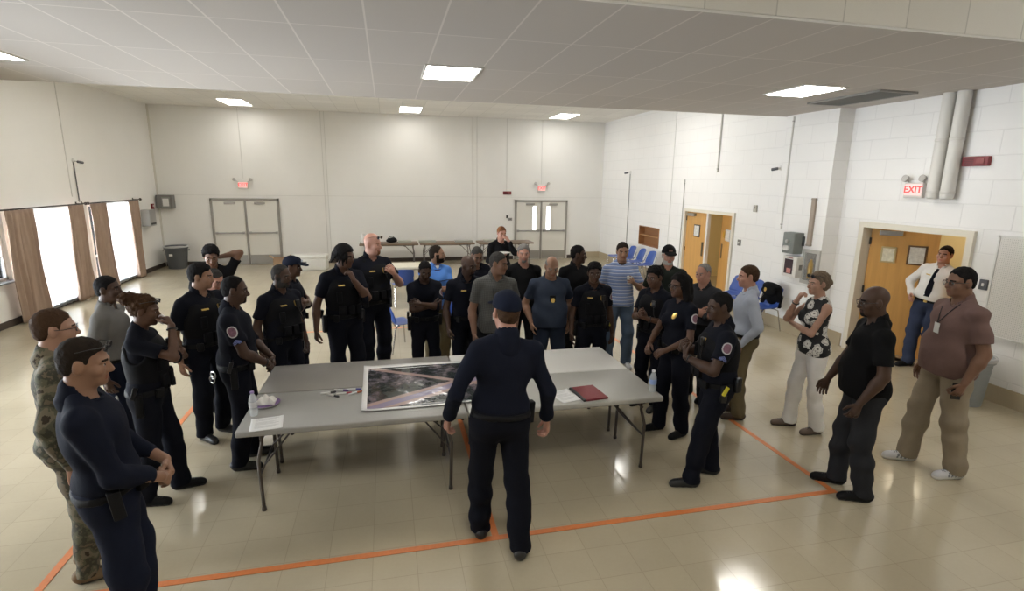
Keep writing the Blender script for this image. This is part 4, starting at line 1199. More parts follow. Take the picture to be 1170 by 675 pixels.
def build_room():
    # floor
    mb = MB(); mb.box(((XL + XR) / 2, (YN + YB) / 2, -.1), (XR - XL + .8, YB - YN + .8, .2)); struct(mb.build('floor', floor_mat()))
    # ceilings
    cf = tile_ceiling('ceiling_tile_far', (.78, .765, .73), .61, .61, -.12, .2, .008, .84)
    cs = tile_ceiling('soffit_tile_lit', (.74, .72, .67), .60, 50., -.12, 20., .006, .75)  # lighter than the low ceiling tile: the face's brightness is put into the colour
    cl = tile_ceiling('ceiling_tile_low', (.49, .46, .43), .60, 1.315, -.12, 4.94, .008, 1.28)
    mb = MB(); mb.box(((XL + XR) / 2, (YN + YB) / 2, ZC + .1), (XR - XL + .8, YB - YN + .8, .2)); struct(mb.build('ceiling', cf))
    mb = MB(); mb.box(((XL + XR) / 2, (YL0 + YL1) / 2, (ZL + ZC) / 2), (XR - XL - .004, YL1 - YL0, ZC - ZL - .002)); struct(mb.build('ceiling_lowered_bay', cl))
    # metal edge of the lowered bay
    for y in (YL0 - .004, YL1 + .004):
        mb = MB(); mb.box(((XL + XR) / 2, y, ZL + .006), (XR - XL - .01, .012, .016)); struct(mb.build('trim_1' if y < 5 else 'trim_2', m_white))
    mb = MB(); mb.box(((XL + XR) / 2, YL0 - .004, (ZL + ZC) / 2 + .008), (XR - XL - .01, .008, ZC - ZL - .02)); struct(mb.build('ceiling_soffit', cs))
    # back wall, front wall
    mb = MB(); mb.box(((XL + XR) / 2, YB + T / 2, ZC / 2), (XR - XL + 2 * T, T, ZC)); struct(mb.build('wall_back', m_wall))
    mb = MB(); mb.box(((XL + XR) / 2, YN - T / 2, ZC / 2), (XR - XL + 2 * T, T, ZC)); struct(mb.build('wall_front', m_wall))
    # left wall with window openings
    wins = [(2.9, 5.3), (5.9, 8.1), (8.6, 11.18), (11.32, 13.98), (14.04, 16.02)]
    z1 = 2.0; zb = .10
    mb = MB()
    mb.box((XL - T / 2, (YN + YB) / 2, zb / 2), (T, YB - YN, zb)); mb.box((XL - T / 2, (YN + YB) / 2, (z1 + ZC) / 2), (T, YB - YN, ZC - z1))
    ys = [YN] + [q for w_ in wins for q in w_] + [YB]
    for a, b_ in zip(ys[::2], ys[1::2]): mb.box((XL - T / 2, (a + b_) / 2, (zb + z1) / 2), (T, b_ - a, z1 - zb))
    for a, b_ in wins[:3]: mb.box((XL - T / 2, (a + b_) / 2, (zb + .8) / 2), (T, b_ - a, .8 - zb))
    struct(mb.build('wall_left', m_wall))
    glass = bpy.data.materials.new('window_glass'); glass.use_nodes = True
    nt = glass.node_tree; nt.nodes.clear()
    o_ = nt.nodes.new('ShaderNodeOutputMaterial'); tr = nt.nodes.new('ShaderNodeBsdfTransparent'); gl = nt.nodes.new('ShaderNodeBsdfGlossy'); mx = nt.nodes.new('ShaderNodeMixShader'); fr = nt.nodes.new('ShaderNodeFresnel')
    gl.inputs['Roughness'].default_value = .03; fr.inputs[0].default_value = 1.45
    nt.links.new(fr.outputs[0], mx.inputs[0]); nt.links.new(tr.outputs[0], mx.inputs[1]); nt.links.new(gl.outputs[0], mx.inputs[2]); nt.links.new(mx.outputs[0], o_.inputs[0])
    for i, (a, b_) in enumerate(wins):
        z0 = .80 if i < 3 else zb
        w_ = empty('window_%d' % (i + 1), (XL - .1, (a + b_) / 2, z0)); w_['kind'] = 'structure'
        L = b_ - a
        mb = MB(); f = .05
        mb.box((0, 0, f / 2), (.07, L, f)); mb.box((0, 0, z1 - z0 - f / 2), (.07, L, f))
        for q in (-1, 1): mb.box((0, q * (L / 2 - f / 2), (z1 - z0) / 2), (.07, f, z1 - z0))
        mb.box((0, 0, (z1 - z0) / 2), (.06, .04, z1 - z0)); mb.box((0, 0, .42 if i < 3 else .70), (.06, L, .03 if i < 3 else .05))
        mb.build('window_frame', mat('window_frame_pale', (.45, .45, .44), .4), w_)
        mb = MB(); mb.box((0, 0, (z1 - z0) / 2), (.006, L - .02, z1 - z0 - .02)); mb.build('pane', glass, w_)
        mb = MB(); mb.box((.12, 0, -.015), (.16, L + .06, .03), bev=.004); mb.build('window_sill', mat('sill_grey', (.16, .17, .18), .4), w_)
    # right wall with the two doorways and the shelf niche
    D1 = (5.34, 7.08, 2.10); D2 = (10.30, 12.36, 2.04); NI = (13.61, 14.83, .85, 1.41)
    mb = MB()
    def seg(a, b_, za, zb): mb.box((XR + T / 2, (a + b_) / 2, (za + zb) / 2), (T, b_ - a, zb - za))
    seg(YN, D1[0], 0, ZC); seg(D1[0], D1[1], D1[2], ZC); seg(D1[1], D2[0], 0, ZC); seg(D2[0], D2[1], D2[2], ZC); seg(D2[1], NI[0], 0, ZC)
    seg(NI[0], NI[1], 0, NI[2]); seg(NI[0], NI[1], NI[3], ZC); seg(NI[1], YB, 0, ZC)
    struct(mb.build('wall_right', m_block))
    # pier on the right wall
    mb = MB(); mb.box(((7.11 + XR) / 2, (7.52 + 8.70) / 2, ZL / 2), (XR - 7.11, 8.70 - 7.52, ZL)); struct(mb.build('wall_pier', m_block))
    # corridor behind the right wall
    mb = MB(); cw = 9.7
    mb.box((cw + .05, 8.6, 1.4), (.1, 10.4, 2.8)); mb.box((8.65, 3.4, 1.4), (2.1, .1, 2.8)); mb.box((8.65, 13.8, 1.4), (2.1, .1, 2.8)); 
    struct(mb.build('wall_corridor', mat('corridor_paint', (.74, .62, .36), .6)))
    mb = MB(); mb.box((8.65, 8.6, 2.85), (2.2, 10.5, .1)); struct(mb.build('ceiling_corridor', mat('corridor_ceiling', (.7, .68, .6), .8)))
    mb = MB(); mb.box((8.73, 8.6, -.05), (2.2, 10.5, .1)); struct(mb.build('floor_corridor', mat('corridor_floor', (.42, .36, .27), .25)))
    for y in (6.6, 11.0):
        lt = empty('corridor_light', (8.9, y, 2.795), 0, 'flush lamp on the corridor ceiling beyond the %s' % ('open doorway' if y < 8 else 'far wooden double door'), 'light')
        mb = MB(); mb.box((0, 0, -.02), (.6, 1.2, .04), bev=.008); mb.build('housing', m_white, lt)
        mb = MB(); mb.box((0, 0, -.046), (.54, 1.14, .012)); mb.build('diffuser', mat('lamp_warm', (1, 1, 1), .5, emit=((1.0, .86, .62), 9.0)), lt)
    # baseboards
    def bar(nm, c, sz, m): 
        mb = MB(); mb.box(c, sz, bev=.003); struct(mb.build(nm, m))
    bar('baseboard_left', (XL + .012, (YN + YB) / 2, .06), (.024, YB - YN - .05, .12), m_dark)
    for i, (a, b_) in enumerate(((XL + .03, -5.26), (-3.22, 4.20), (6.17, 6.6))):
        bar('baseboard_back' if i == 0 else 'baseboard_back.%03d' % i, ((a + b_) / 2, YB - .012, .06), (b_ - a, .024, .12), m_dark)
    bar('baseboard_back.003', (7.0, YB - .012, .11), (.76, .024, .22), m_beige)
    for i, (a, b_) in enumerate(((YN, D1[0] - .08), (D1[1] + .08, 7.515), (8.705, D2[0] - .06), (D2[1] + .06, YB - .03))):
        bar('baseboard_right' if i == 0 else 'baseboard_right.%03d' % i, (XR - .012, (a + b_) / 2, .11), (.024, b_ - a, .22), m_beige)
    bar('baseboard_right.004', (7.11 - .012, 8.11, .11), (.024, 1.16, .22), m_beige)
    bar('baseboard_right.005', (7.245, 7.52 - .012, .11), (.29, .024, .22), m_beige)
    # vertical panel joints on back and left walls
    k = 3
    for x in (-1.80, -1.90, 2.80, 2.94, 5.16, 3.95, -4.22):
        za = {5.16: 2.55, 3.95: 2.33, -4.22: 2.60}.get(x, .12)
        mb = MB(); mb.box((x, YB - .006, (za + ZC) / 2), (.016, .012, ZC - za)); struct(mb.build('trim_%d' % k, mat('joint_strip', (.64, .63, .60), .5))); k += 1
    mb = MB(); mb.box(((XL + XR) / 2, YB - .004, 2.02 + .10), (XR - XL, .008, .010)); struct(mb.build('trim_%d' % k, mat('joint_strip', (0, 0, 0)))); k += 1
    for y in (13.46, 9.4):
        mb = MB(); mb.box((XL + .006, y, (2.2 + ZC) / 2), (.012, .016, ZC - 2.2)); struct(mb.build('trim_%d' % k, mat('joint_strip', (0, 0, 0)))); k += 1
    mb = MB(); mb.box((XL + .02, YB - .02, ZC / 2), (.04, .04, ZC)); struct(mb.build('trim_%d' % k, mat('corner_bead', (.66, .64, .58), .5))); k += 1
    mb = MB(); mb.box((XR - .006, 13.12, ZC / 2 + .2), (.012, .016, ZC - .4)); struct(mb.build('trim_%d' % k, mat('joint_strip', (0, 0, 0)))); k += 1
    # orange court lines (tape)
    tape = mat('orange_tape', (.62, .19, .055), .45, var=.15, vscale=30)
    x0, xm, x1, y0, y1 = -2.30, .72, 3.77, 3.49, 9.6
    for nm, c, sz in (('floor_line', (x0, (y0 + y1) / 2 - .6, .0015), (.052, y1 - y0 + 1.2, .003)), ('floor_line.001', (xm, (y0 + y1) / 2, .0015), (.052, y1 - y0, .003)), ('floor_line.002', (x1, (y0 + y1) / 2, .0015), (.052, y1 - y0, .003)), ('floor_line.003', ((x0 + x1) / 2 - .2, y0, .0022), (x1 - x0 + .45, .052, .003)), ('floor_line.004', ((x0 + x1) / 2, y1, .0022), (x1 - x0, .052, .003))):
        mb = MB(); mb.box(c, sz); struct(mb.build(nm, tape))
    # ---- exit doors on the back wall
    def exit_door(n, xa, xb, lites):
        r = empty('door_%d' % n, ((xa + xb) / 2, YB, 0)); r['kind'] = 'structure'
        W = xb - xa; f = .065; H_ = 2.03
        mb = MB()
        for q in (-1, 1): mb.box((q * (W / 2 - f / 2), -.03, H_ / 2), (f, .06, H_))
        mb.box((0, -.03, H_ - f / 2), (W, .06, f)); mb.box((0, -.028, H_ / 2), (.045, .056, H_))
        mb.build('door_frame', m_frame, r)
        for q in (-1, 1):
            cx = q * (W / 4 - .012); lw = W / 2 - f - .034
            mb = MB(); mb.box((cx, -.018, (H_ - f) / 2 + .004), (lw, .036, H_ - f - .012), bev=.003); leaf = mb.build('leaf', m_doorw, r)
            mb = MB(); mb.box((cx, -.039, .16), (lw - .01, .006, .28)); mb.build('kick_plate', m_steel, leaf)
            mb = MB(); mb.box((cx, -.085, .985), (lw - .04, .035, .045), bev=.006)
            for e in (-1, 1): mb.box((cx + e * (lw / 2 - .06), -.055, .985), (.07, .05, .07), bev=.006)
            mb.build('panic_bar', m_steel, leaf)
            mb = MB(); mb.box((cx - q * .05, -.075, 1.89), (.30, .07, .065), bev=.006); mb.build('door_closer', mat('closer_grey', (.36, .34, .31), .45, .4), leaf)
            if lites:
                mb = MB(); mb.box((q * .245, -.039, 1.42), (.145, .012, .83), bev=.05, seg=4); lf = mb.build('lite_frame', m_doorw, leaf)
                mb = MB(); mb.box((q * .245, -.046, 1.42), (.115, .006, .78)); mb.build('lite', mat('daylight_glow_panel', (1, 1, 1), .1, emit=((.95, .97, 1.0), 4.0)), lf)  # glowing panel put in for daylight; the wall behind is closed
    exit_door(1, -5.20, -3.26, False)
    exit_door(2, 4.24, 6.12, True)
    # ---- wooden double door on the right wall (one leaf ajar)
    oak = wood('oak_veneer', (.60, .33, .10), 2.2, .38)
    def jamb(r, a, b_, H_, w_=.07, dp=.24, m=None):
        mb = MB()
        L = b_ - a
        for q in (-1, 1): mb.box((XR + .08 - r.location.x, q * (L / 2) - q * w_ / 2, H_ / 2), (dp, w_, H_))
        mb.box((XR + .08 - r.location.x, 0, H_ - w_ / 2), (dp - .004, L - 2 * w_ + .002, w_))
        return mb.build('door_frame', m, r)
    cream = mat('cream_frame', (.70, .66, .56), .5)
    r = empty('door_3', (XR, (D2[0] + D2[1]) / 2, 0)); r['kind'] = 'structure'
    jamb(r, D2[0], D2[1], D2[2], .07, .24, cream)
    mb = MB(); mb.box((.02, .0, 1.0), (.08, .07, 1.97), bev=.004); mb.build('mullion', m_white, r)
    def leafbits(par, w_, notices, side):
        mb = MB(); mb.box((-.028, side * (w_ - .14), 1.10), (.012, .07, .34), bev=.004); mb.build('push_plate', mat('plate_bronze', (.16, .13, .09), .35, .7), par)
        for (py, pz, pw, ph, col, fcol) in notices:
            mb = MB(); mb.box((-.030, side * py, pz), (.014, pw, ph), bev=.004); n_ = mb.build('notice_frame', mat('fr%.2f' % fcol[0], fcol, .5), par)
            mb = MB(); mb.box((-.039, side * py, pz), (.004, pw - .05, ph - .05)); mb.build('notice', mat('paper%.2f' % col[0], col, .7, var=.35, vscale=22), n_)
        mb = MB()
        for z in (.25, 1.02, 1.80): mb.box((-.02, side * .0, z), (.05, .03, .11), bev=.004)
        mb.build('hinge', mat('hinge_dark', (.06, .05, .04), .4, .6), par)
    def leaf(r, hinge, ang, w_, H_, side, notices, closer=True):
        e = bpy.data.objects.new('leaf_pivot', None); 
        bpy.data.objects.remove(e)
        mb = MB(); mb.box((0, side * w_ / 2, H_ / 2 + .008), (.045, w_, H_), bev=.003)
        l_ = mb.build('leaf', oak, r); l_.location = (hinge[0] - r.location.x, hinge[1] - r.location.y, 0); l_.rotation_euler = (0, 0, R_(ang))
        leafbits(l_, w_, notices, side)
        if closer:
            mb = MB(); mb.box((-.06, side * .26, H_ - .06), (.07, .30, .07), bev=.006); mb.build('door_closer', m_steel, l_)
        return l_
    leaf(r, (XR + .05, D2[1] - .07), 0, .92, 1.96, -1, [(.50, 1.52, .26, .30, (.62, .62, .58), (.07, .06, .05))])
    leaf(r, (XR + .10, D2[0] + .07), -16, .90, 1.96, 1, [(.42, 1.50, .30, .26, (.60, .58, .55), (.5, .5, .48)), (.68, 1.50, .12, .16, (.55, .30, .04), (.55, .32, .05))], False)
    # ---- the open doorway near the camera
    r = empty('door_4', (XR, (D1[0] + D1[1]) / 2, 0)); r['kind'] = 'structure'
    jamb(r, D1[0], D1[1], D1[2], .085, .26, cream)
    leaf(r, (XR + .12, D1[1] - .09), 38, .87, 2.0, -1, [(.26, 1.60, .20, .25, (.66, .62, .48), (.45, .36, .18)), (.62, 1.62, .24, .30, (.62, .60, .52), (.13, .07, .03))])
    leaf(r, (XR + .12, D1[0] + .09), -86, .86, 2.0, 1, [], False)
    # ---- shelf niche
    oakd = wood('niche_wood', (.30, .14, .055), 2.4, .5, 1)
    r = empty('wall_shelf', (XR, (NI[0] + NI[1]) / 2, NI[2]), 0, 'brown wooden two-tier shelf box let into the white block wall', 'shelf')
    L = NI[1] - NI[0]; Hn = NI[3] - NI[2]
    mb = MB(); mb.box((.17, 0, Hn / 2), (.02, L, Hn)); mb.build('back_panel', oakd, r)
    mb = MB()
    for q in (-1, 1): mb.box((.08, q * (L / 2 - .012), Hn / 2), (.20, .024, Hn))
    for z in (.012, Hn - .012): mb.box((.08, 0, z), (.20, L, .024))
    mb.build('box_frame', oakd, r)
    mb = MB(); mb.box((.085, 0, Hn * .52), (.17, L - .05, .022)); mb.build('shelf_board', wood('niche_board', (.48, .26, .11), 2.4, .5, 1), r)

def build_lights():
    em = mat('lamp_white', (1, 1, 1), .5, emit=((1.0, .97, .91), LAMP))
    em2 = mat('lamp_white_far', (1, 1, 1), .5, emit=((1.0, .97, .91), LAMP * .42)); em3 = mat('lamp_added_near', (1, 1, 1), .5, emit=((1.0, .97, .91), LAMP * .8))
    spots = [(.77, 6.58, ZL, .58, .74, 'lit square ceiling panel above the middle of the long tables'), (5.42, 6.38, ZL, .58, .74, 'lit square ceiling panel beside the grey ceiling grille'), (-4.08, 6.85, ZL, .58, .74, 'lit ceiling panel at the left edge of the low ceiling'),
             (-3.95, 16.6, ZC, .60, 1.2, 'lit panel of the high ceiling above the left exit door'), (.76, 16.6, ZC, .60, 1.2, 'lit panel of the high ceiling near the middle of the back wall'), (5.48, 16.6, ZC, .60, 1.2, 'lit panel of the high ceiling above the right exit door')]
    extra = [(x, 12.0, ZC, .60, 1.2, 'added unseen ceiling panel lighting the middle of the hall, behind the low ceiling') for x in (-3.95, .76, 5.48)] + [(x, 1.0, ZC, .6, 1.2, 'added unseen ceiling panel lighting the camera side of the hall') for x in (-3.95, .76, 5.48)]  # panels out of view, added to fill the hall with light
    for (x, y, z, a, b_, lb) in spots + extra:
        r = empty('ceiling_light', (x, y, z), 0, lb, 'light', 'ceiling light panels')
        mb = MB(); f = .03
        for q in (-1, 1): mb.box((q * (a / 2 + f / 2), 0, -.005), (f, b_ + 2 * f, .01)); mb.box((0, q * (b_ / 2 + f / 2), -.005), (a, f, .01))
        mb.build('frame', m_white, r)
        mb = MB(); mb.box((0, 0, -.007), (a, b_, .012)); mb.build('diffuser', em2 if y > 14 else (em3 if y < 3 else em), r)
    # grille
    r = empty('ceiling_vent', (6.54, 6.62, ZL), 0, 'long grey slatted air grille in the low ceiling by the right wall', 'vent')
    mb = MB(); a, b_ = .58, 1.22
    for q in (-1, 1): mb.box((q * a / 2, 0, -.012), (.03, b_, .024)); mb.box((0, q * b_ / 2, -.012), (a + .03, .03, .024))
    mb.build('frame', mat('grille_frame', (.26, .255, .24), .5, .3), r)
    mb = MB()
    for i in range(34):
        y = -b_ / 2 + .03 + i * (b_ - .06) / 33
        mb.box((0, y, -.010), (a - .02, .012, .018), rot=Matrix.Rotation(R_(35), 3, 'X'))
    mb.build('slats', mat('grille_slat', (.20, .20, .195), .5, .4), r)
    mb = MB(); mb.box((0, 0, -.0015), (a - .01, b_ - .01, .002)); mb.build('backing', mat('grille_dark', (.03, .03, .03), .8), r)

def drape(name, x, ya, yb, z0, z1, yab, ybb, amp, nf, m, label, cat, group, thick=.012, seed=0):
    """hanging cloth: top edge from ya to yb, bottom edge from yab to ybb"""
    r_ = random.Random(seed); ph = r_.uniform(0, 6)
    mb = MB()
    def P(u, v):
        y = (ya + (yb - ya) * u) * (1 - v) + (yab + (ybb - yab) * u) * v
        a = amp * (.55 + .6 * v)
        return (x + a * math.sin(2 * math.pi * nf * u + ph + .5 * math.sin(3 * v + ph)) + .3 * a * math.sin(2 * math.pi * nf * 2.3 * u + 1.7 * ph), y + .02 * math.sin(8 * v + 7 * u), z1 + (z0 - z1) * v)
    mb.grid(P, int(nf * 14), 26)
    o = mb.build(name, m, smooth=True)
    md = o.modifiers.new('t', 'SOLIDIFY'); md.thickness = thick; md.offset = 0
    return tag(o, label, cat, group)

def build_curtains():
    g = NB('brown_curtain'); co = g.objco()
    g.l(g.mix(g.noise(co, 5, 4), (.29, .205, .155), (.38, .28, .215)), g.b.inputs['Base Color']); g.b.inputs['Roughness'].default_value = .9
    g.bump(g.noise(co, 130, 2), .2, .01)
    mc = g.m
    D = [(11.02, 11.74, 10.98, 11.78, 'brown curtain beside the near window, first from the camera in view'), (12.88, 13.50, 12.76, 13.48, 'brown curtain at the far side of the wide white sheer'), (13.82, 14.46, 13.80, 14.52, 'brown curtain just beyond the narrow bright gap'), (15.60, 16.22, 15.66, 16.02, 'brown curtain nearest the back wall corner'), (8.2, 8.75, 8.2, 8.8, 'brown curtain out of view on the camera side')]
    for i, (a, b_, c, d, lb) in enumerate(D[:4]):
        drape('curtain', XL + .165, a, b_, .03, 2.03, c, d, .035, 4.5, mc, lb, 'curtain', 'brown window curtains', .012, i)
    sh = bpy.data.materials.new('sheer_white'); sh.use_nodes = True
    nt = sh.node_tree; nt.nodes.clear()
    o_ = nt.nodes.new('ShaderNodeOutputMaterial'); tr = nt.nodes.new('ShaderNodeBsdfTransparent'); tl = nt.nodes.new('ShaderNodeBsdfTranslucent'); df = nt.nodes.new('ShaderNodeBsdfDiffuse'); m1 = nt.nodes.new('ShaderNodeMixShader'); m2 = nt.nodes.new('ShaderNodeMixShader')
    tr.inputs[0].default_value = (1, 1, 1, 1); tl.inputs[0].default_value = (.9, .9, .9, 1); df.inputs[0].default_value = (.85, .85, .84, 1)
    m1.inputs[0].default_value = .30; m2.inputs[0].default_value = .68
    nt.links.new(tl.outputs[0], m1.inputs[1]); nt.links.new(df.outputs[0], m1.inputs[2]); nt.links.new(tr.outputs[0], m2.inputs[1]); nt.links.new(m1.outputs[0], m2.inputs[2]); nt.links.new(m2.outputs[0], o_.inputs[0])
    for i, (a, b_, lb) in enumerate(((11.58, 13.08, 'wide white sheer curtain between the first two brown curtains'), (14.30, 15.82, 'white sheer curtain between the two farthest brown curtains'))):
        drape('sheer_curtain', XL + .07, a, b_, .04, 2.0, a, b_, .016, 8, sh, lb, 'curtain', 'white sheer curtains', .003, 10 + i)
    for (a, b_, lb) in ((8.3, 13.62, 'thin dark curtain rod over the nearer windows'), (13.72, 16.34, 'thin dark curtain rod with a round end by the back corner')):
        r = empty('curtain_rod', (XL + .16, a, 2.045), 0, lb, 'curtain rod', 'curtain rods')
        mk = mat('rod_bronze', (.035, .028, .025), .4, .6)
        mb = MB(); mb.tube([(0, 0, 0), (0, b_ - a, 0)], .014, 8); mb.build('rod', mk, r, smooth=True)
        for y in (.0, b_ - a):
            mb = MB(); mb.lathe([(.002, -.034), (.022, -.028), (.034, 0), (.022, .028), (.002, .034)], (0, y, 0), 12); mb.build('finial', mk, r, smooth=True)
        for y in (.06, b_ - a - .06):
            mb = MB(); mb.box((-.08, y, -.0), (.16, .02, .02)); mb.box((-.154, y, 0), (.01, .04, .08)); mb.build('bracket', mk, r)
# ------------------------------------------------------------------ furniture, fittings, small things
def text_mesh(body, size, name, m, parent, loc, rot, ext=.002):
    cu = bpy.data.curves.new(name, 'FONT'); cu.body = body; cu.size = size; cu.align_x = 'CENTER'; cu.align_y = 'CENTER'; cu.extrude = ext; cu.offset = size * .02
    o = bpy.data.objects.new(name, cu); COL.objects.link(o)
    dg = bpy.context.evaluated_depsgraph_get()
    me = bpy.data.meshes.new_from_object(o.evaluated_get(dg)); bpy.data.objects.remove(o)
    me.name = name; me.materials.clear(); me.materials.append(m)
    o = bpy.data.objects.new(name, me); COL.objects.link(o); o.parent = parent; o.location = loc; o.rotation_euler = rot
    return o

def rot_for(side):
    """rotation about z that turns a fitting built facing -y so that it faces into the hall"""
    return {'back': 0, 'right': R_(-90), 'left': R_(90)}[side]

def exit_sign(loc, side, label, heads=True):
    r = empty('exit_sign', loc, rot_for(side), label, 'exit sign', 'red exit signs')
    mb = MB(); mb.box((0, -.035, 0), (.28, .06, .21), bev=.008); mb.build('housing', mat('sign_housing', (.66, .62, .58), .5), r)
    mb = MB(); mb.box((0, -.067, .01), (.25, .004, .155)); mb.build('face', mat('sign_face', (.8, .55, .53), .5, emit=((1.0, .55, .52), .35)), r)
    text_mesh('EXIT', .135, 'letters', mat('exit_red', (.7, .05, .05), .5, emit=((1.0, .08, .07), .8)), r, (0, -.071, .008), (R_(90), 0, 0))
    if heads:
        for q in (-1, 1):
            mb = MB(); mb.lathe([(.03, 0), (.045, .02), (.05, .06), (.04, .065)], (0, 0, 0), 14, Matrix.Translation((q * .13 if side == 'right' else q * .23, -.04, .155)) @ Matrix.Rotation(R_(75), 4, 'X'))
            mb.tube([(q * .10, -.03, .09), (q * (.13 if side == 'right' else .22), -.03, .14)], .010, 8)
            mb.build('lamp_head', mat('lamp_head_grey', (.42, .40, .37), .45), r, smooth=True)
    return r

def horn_strobe(loc, side, label, w=.32, h=.12):
    loc = (loc[0] + (.003 if side == 'right' else 0), loc[1] + (.003 if side == 'back' else 0), loc[2]); r = empty('fire_alarm', loc, rot_for(side), label, 'fire alarm', 'red fire alarms')
    red = mat('alarm_red', (.20, .025, .03), .4)
    mb = MB(); mb.box((0, -.03, 0), (w, .06, h), bev=.008); mb.build('body', red, r)
    mb = MB(); mb.box((w * .22, -.065, 0), (w * .3, .02, h * .6), bev=.008); mb.build('strobe_lens', mat('strobe', (.30, .10, .10), .2), r)
    mb = MB()
    for i in range(5): mb.box((-w * .22, -.063, -h * .3 + i * h * .15), (w * .34, .008, h * .06))
    mb.build('grille', mat('alarm_dark', (.07, .012, .014), .5), r)

def camera_fit(loc, side, label, turn=0, conduit=None):
    r = empty('security_camera', loc, rot_for(side), label, 'camera')
    d = mat('camera_grey', (.10, .10, .11), .4)
    mb = MB(); mb.lathe([(.05, 0), (.05, .02), (.02, .03)], (0, 0, 0), 16, Matrix.Rotation(R_(90), 4, 'X')); mb.build('mount', m_white, r, smooth=True)
    mb = MB(); mb.tube([(0, -.02, 0), (0, -.10, -.01)], .014, 8); mb.build('arm', m_white, r, smooth=True)
    mb = MB(); M = Matrix.Translation((0, -.12, -.02)) @ Matrix.Rotation(R_(turn), 4, 'Z') @ Matrix.Rotation(R_(100), 4, 'X')
    mb.lathe([(.022, -.04), (.027, -.03), (.027, .07), (.022, .08), (.016, .078)], (0, 0, 0), 16, M); mb.build('camera_body', d, r, smooth=True)

def fold_table(loc, rz_, L, W, H_, mtop, label, cat='table', group=None, steel=None, leg_in=.16):
    r = empty('folding_table', loc, rz_, label, cat, group)
    st = steel or mat('table_leg_brown', (.085, .072, .062), .4, .5)
    mb = MB(); mb.box((0, 0, H_ - .026), (L, W, .052), bev=.014, seg=3)
    # rounded corners: bevel the vertical edges
    mb.bm.edges.ensure_lookup_table()
    mb.build('tabletop', mtop, r, smooth=True)
    mb = MB()
    for q in (-1, 1): mb.box((0, q * (W / 2 - .13), H_ - .064), (L - .25, .025, .030))
    mb.build('apron_rail', st, r)
    for q in (-1, 1):
        x = q * (L / 2 - leg_in)
        for p in (-1, 1):
            y = p * (W / 2 - .085)
            mb = MB()
            mb.tube([(x, y * .92, H_ - .05), (x, y * .92, H_ - .16), (x + q * .03, y, H_ - .30), (x + q * .02, y, .02)], .0145, 9)
            mb.lathe([(.018, 0), (.020, .004), (.018, .03)], (x + q * .02, y, 0), 10)
            mb.build('leg', st, r, smooth=True)
        mb = MB(); mb.tube([(x + q * .02, -(W / 2 - .085), .33), (x + q * .02, W / 2 - .085, .33)], .010, 8); mb.tube([(x, -(W / 2 - .09), H_ - .13), (x, W / 2 - .09, H_ - .13)], .012, 8)
        mb.build('crossbar', st, r, smooth=True)
        mb = MB()
        for p in (-.05, .05): mb.tube([(x + q * .015, p * 3.4, .34), (x - q * .22, p * 1.5, H_ - .13), (x - q * .42, p, H_ - .055)], .008, 8)
        mb.build('brace', st, r, smooth=True)
    return r

def make_chair(col):
    r = empty('stacking_chair', (0, 0, 0))
    cm = mat('chair_blue', (.028, .075, .30), .42)
    ch = mat('chair_chrome', (.5, .48, .45), .25, .9)
    def shell(name, fn, nu, nv, th=.010):
        mb = MB(); mb.grid(fn, nu, nv); o = mb.build(name, cm, r, smooth=True)
        md = o.modifiers.new('t', 'SOLIDIFY'); md.thickness = th; md.offset = 0
        sb = o.modifiers.new('s', 'SUBSURF'); sb.levels = 1; sb.render_levels = 1
        return o
    # chair faces +y
    def seat(u, v):
        x = (u - .5) * (.42 + .03 * v); y = -.19 + .40 * v
        return (x, y, .445 + .02 * abs(2 * u - 1) ** 2 - .012 * math.sin(math.pi * v) - .03 * max(0, v - .8) * 5 * .5 + .05 * max(0, .12 - v) / .12)
    shell('seat', seat, 10, 10)
    def back(u, v):
        wv = .42 - .05 * v ** 2
        x = (u - .5) * wv; cu = abs(2 * u - 1) ** 2
        return (x, -.19 - .10 * v - .02 * v * v + .045 * cu, .49 + .33 * v - .03 * cu * v * v)
    shell('backrest', back, 10, 8)
    for q in (-1, 1):
        mb = MB(); mb.tube([(q * .17, .13, .43), (q * .20, .19, .40), (q * .225, .225, .01)], .0115, 8); mb.build('leg', ch, r, smooth=True)
        mb = MB(); mb.tube([(q * .17, -.10, .43), (q * .20, -.17, .40), (q * .225, -.25, .01)], .0115, 8); mb.build('leg', ch, r, smooth=True)
        mb = MB(); mb.tube([(q * .19, -.16, .44), (q * .195, -.23, .52), (q * .18, -.275, .66)], .010, 8); mb.build('back_upright', ch, r, smooth=True)
    mb = MB(); mb.tube([(-.17, .12, .428), (.17, .12, .428)], .010, 8); mb.tube([(-.17, -.09, .428), (.17, -.09, .428)], .010, 8); mb.build('seat_frame', ch, r, smooth=True)
    return r

def bottle(loc, label, h=.205, cap=(.75, .76, .78), lab=(.62, .66, .74), band=None):
    r = empty('water_bottle', loc, 0, label, 'bottle')
    g = mat('bottle_plastic', (.80, .84, .86), .08, alpha=.42, spec=.6)
    R = .033
    mb = MB(); mb.lathe([(.012, .004), (.028, 0), (R, .008), (R, .05), (R * .92, .058), (R, .066), (R, .13), (R * .9, .15), (R * .55, .178), (.013, .186), (.013, .196)], (0, 0, 0), 20); mb.build('body', g, r, smooth=True)
    mb = MB(); mb.lathe([(R + .0008, .075), (R + .0008, .122)], (0, 0, 0), 20); mb.build('wrapper', mat('bl%.2f' % lab[0], lab, .4), r, smooth=True)
    mb = MB(); mb.lathe([(.015, .192), (.0155, .206), (.012, .209)], (0, 0, 0), 16); mb.build('cap', mat('bc%.2f' % cap[0], cap, .4), r, smooth=True)
    return r

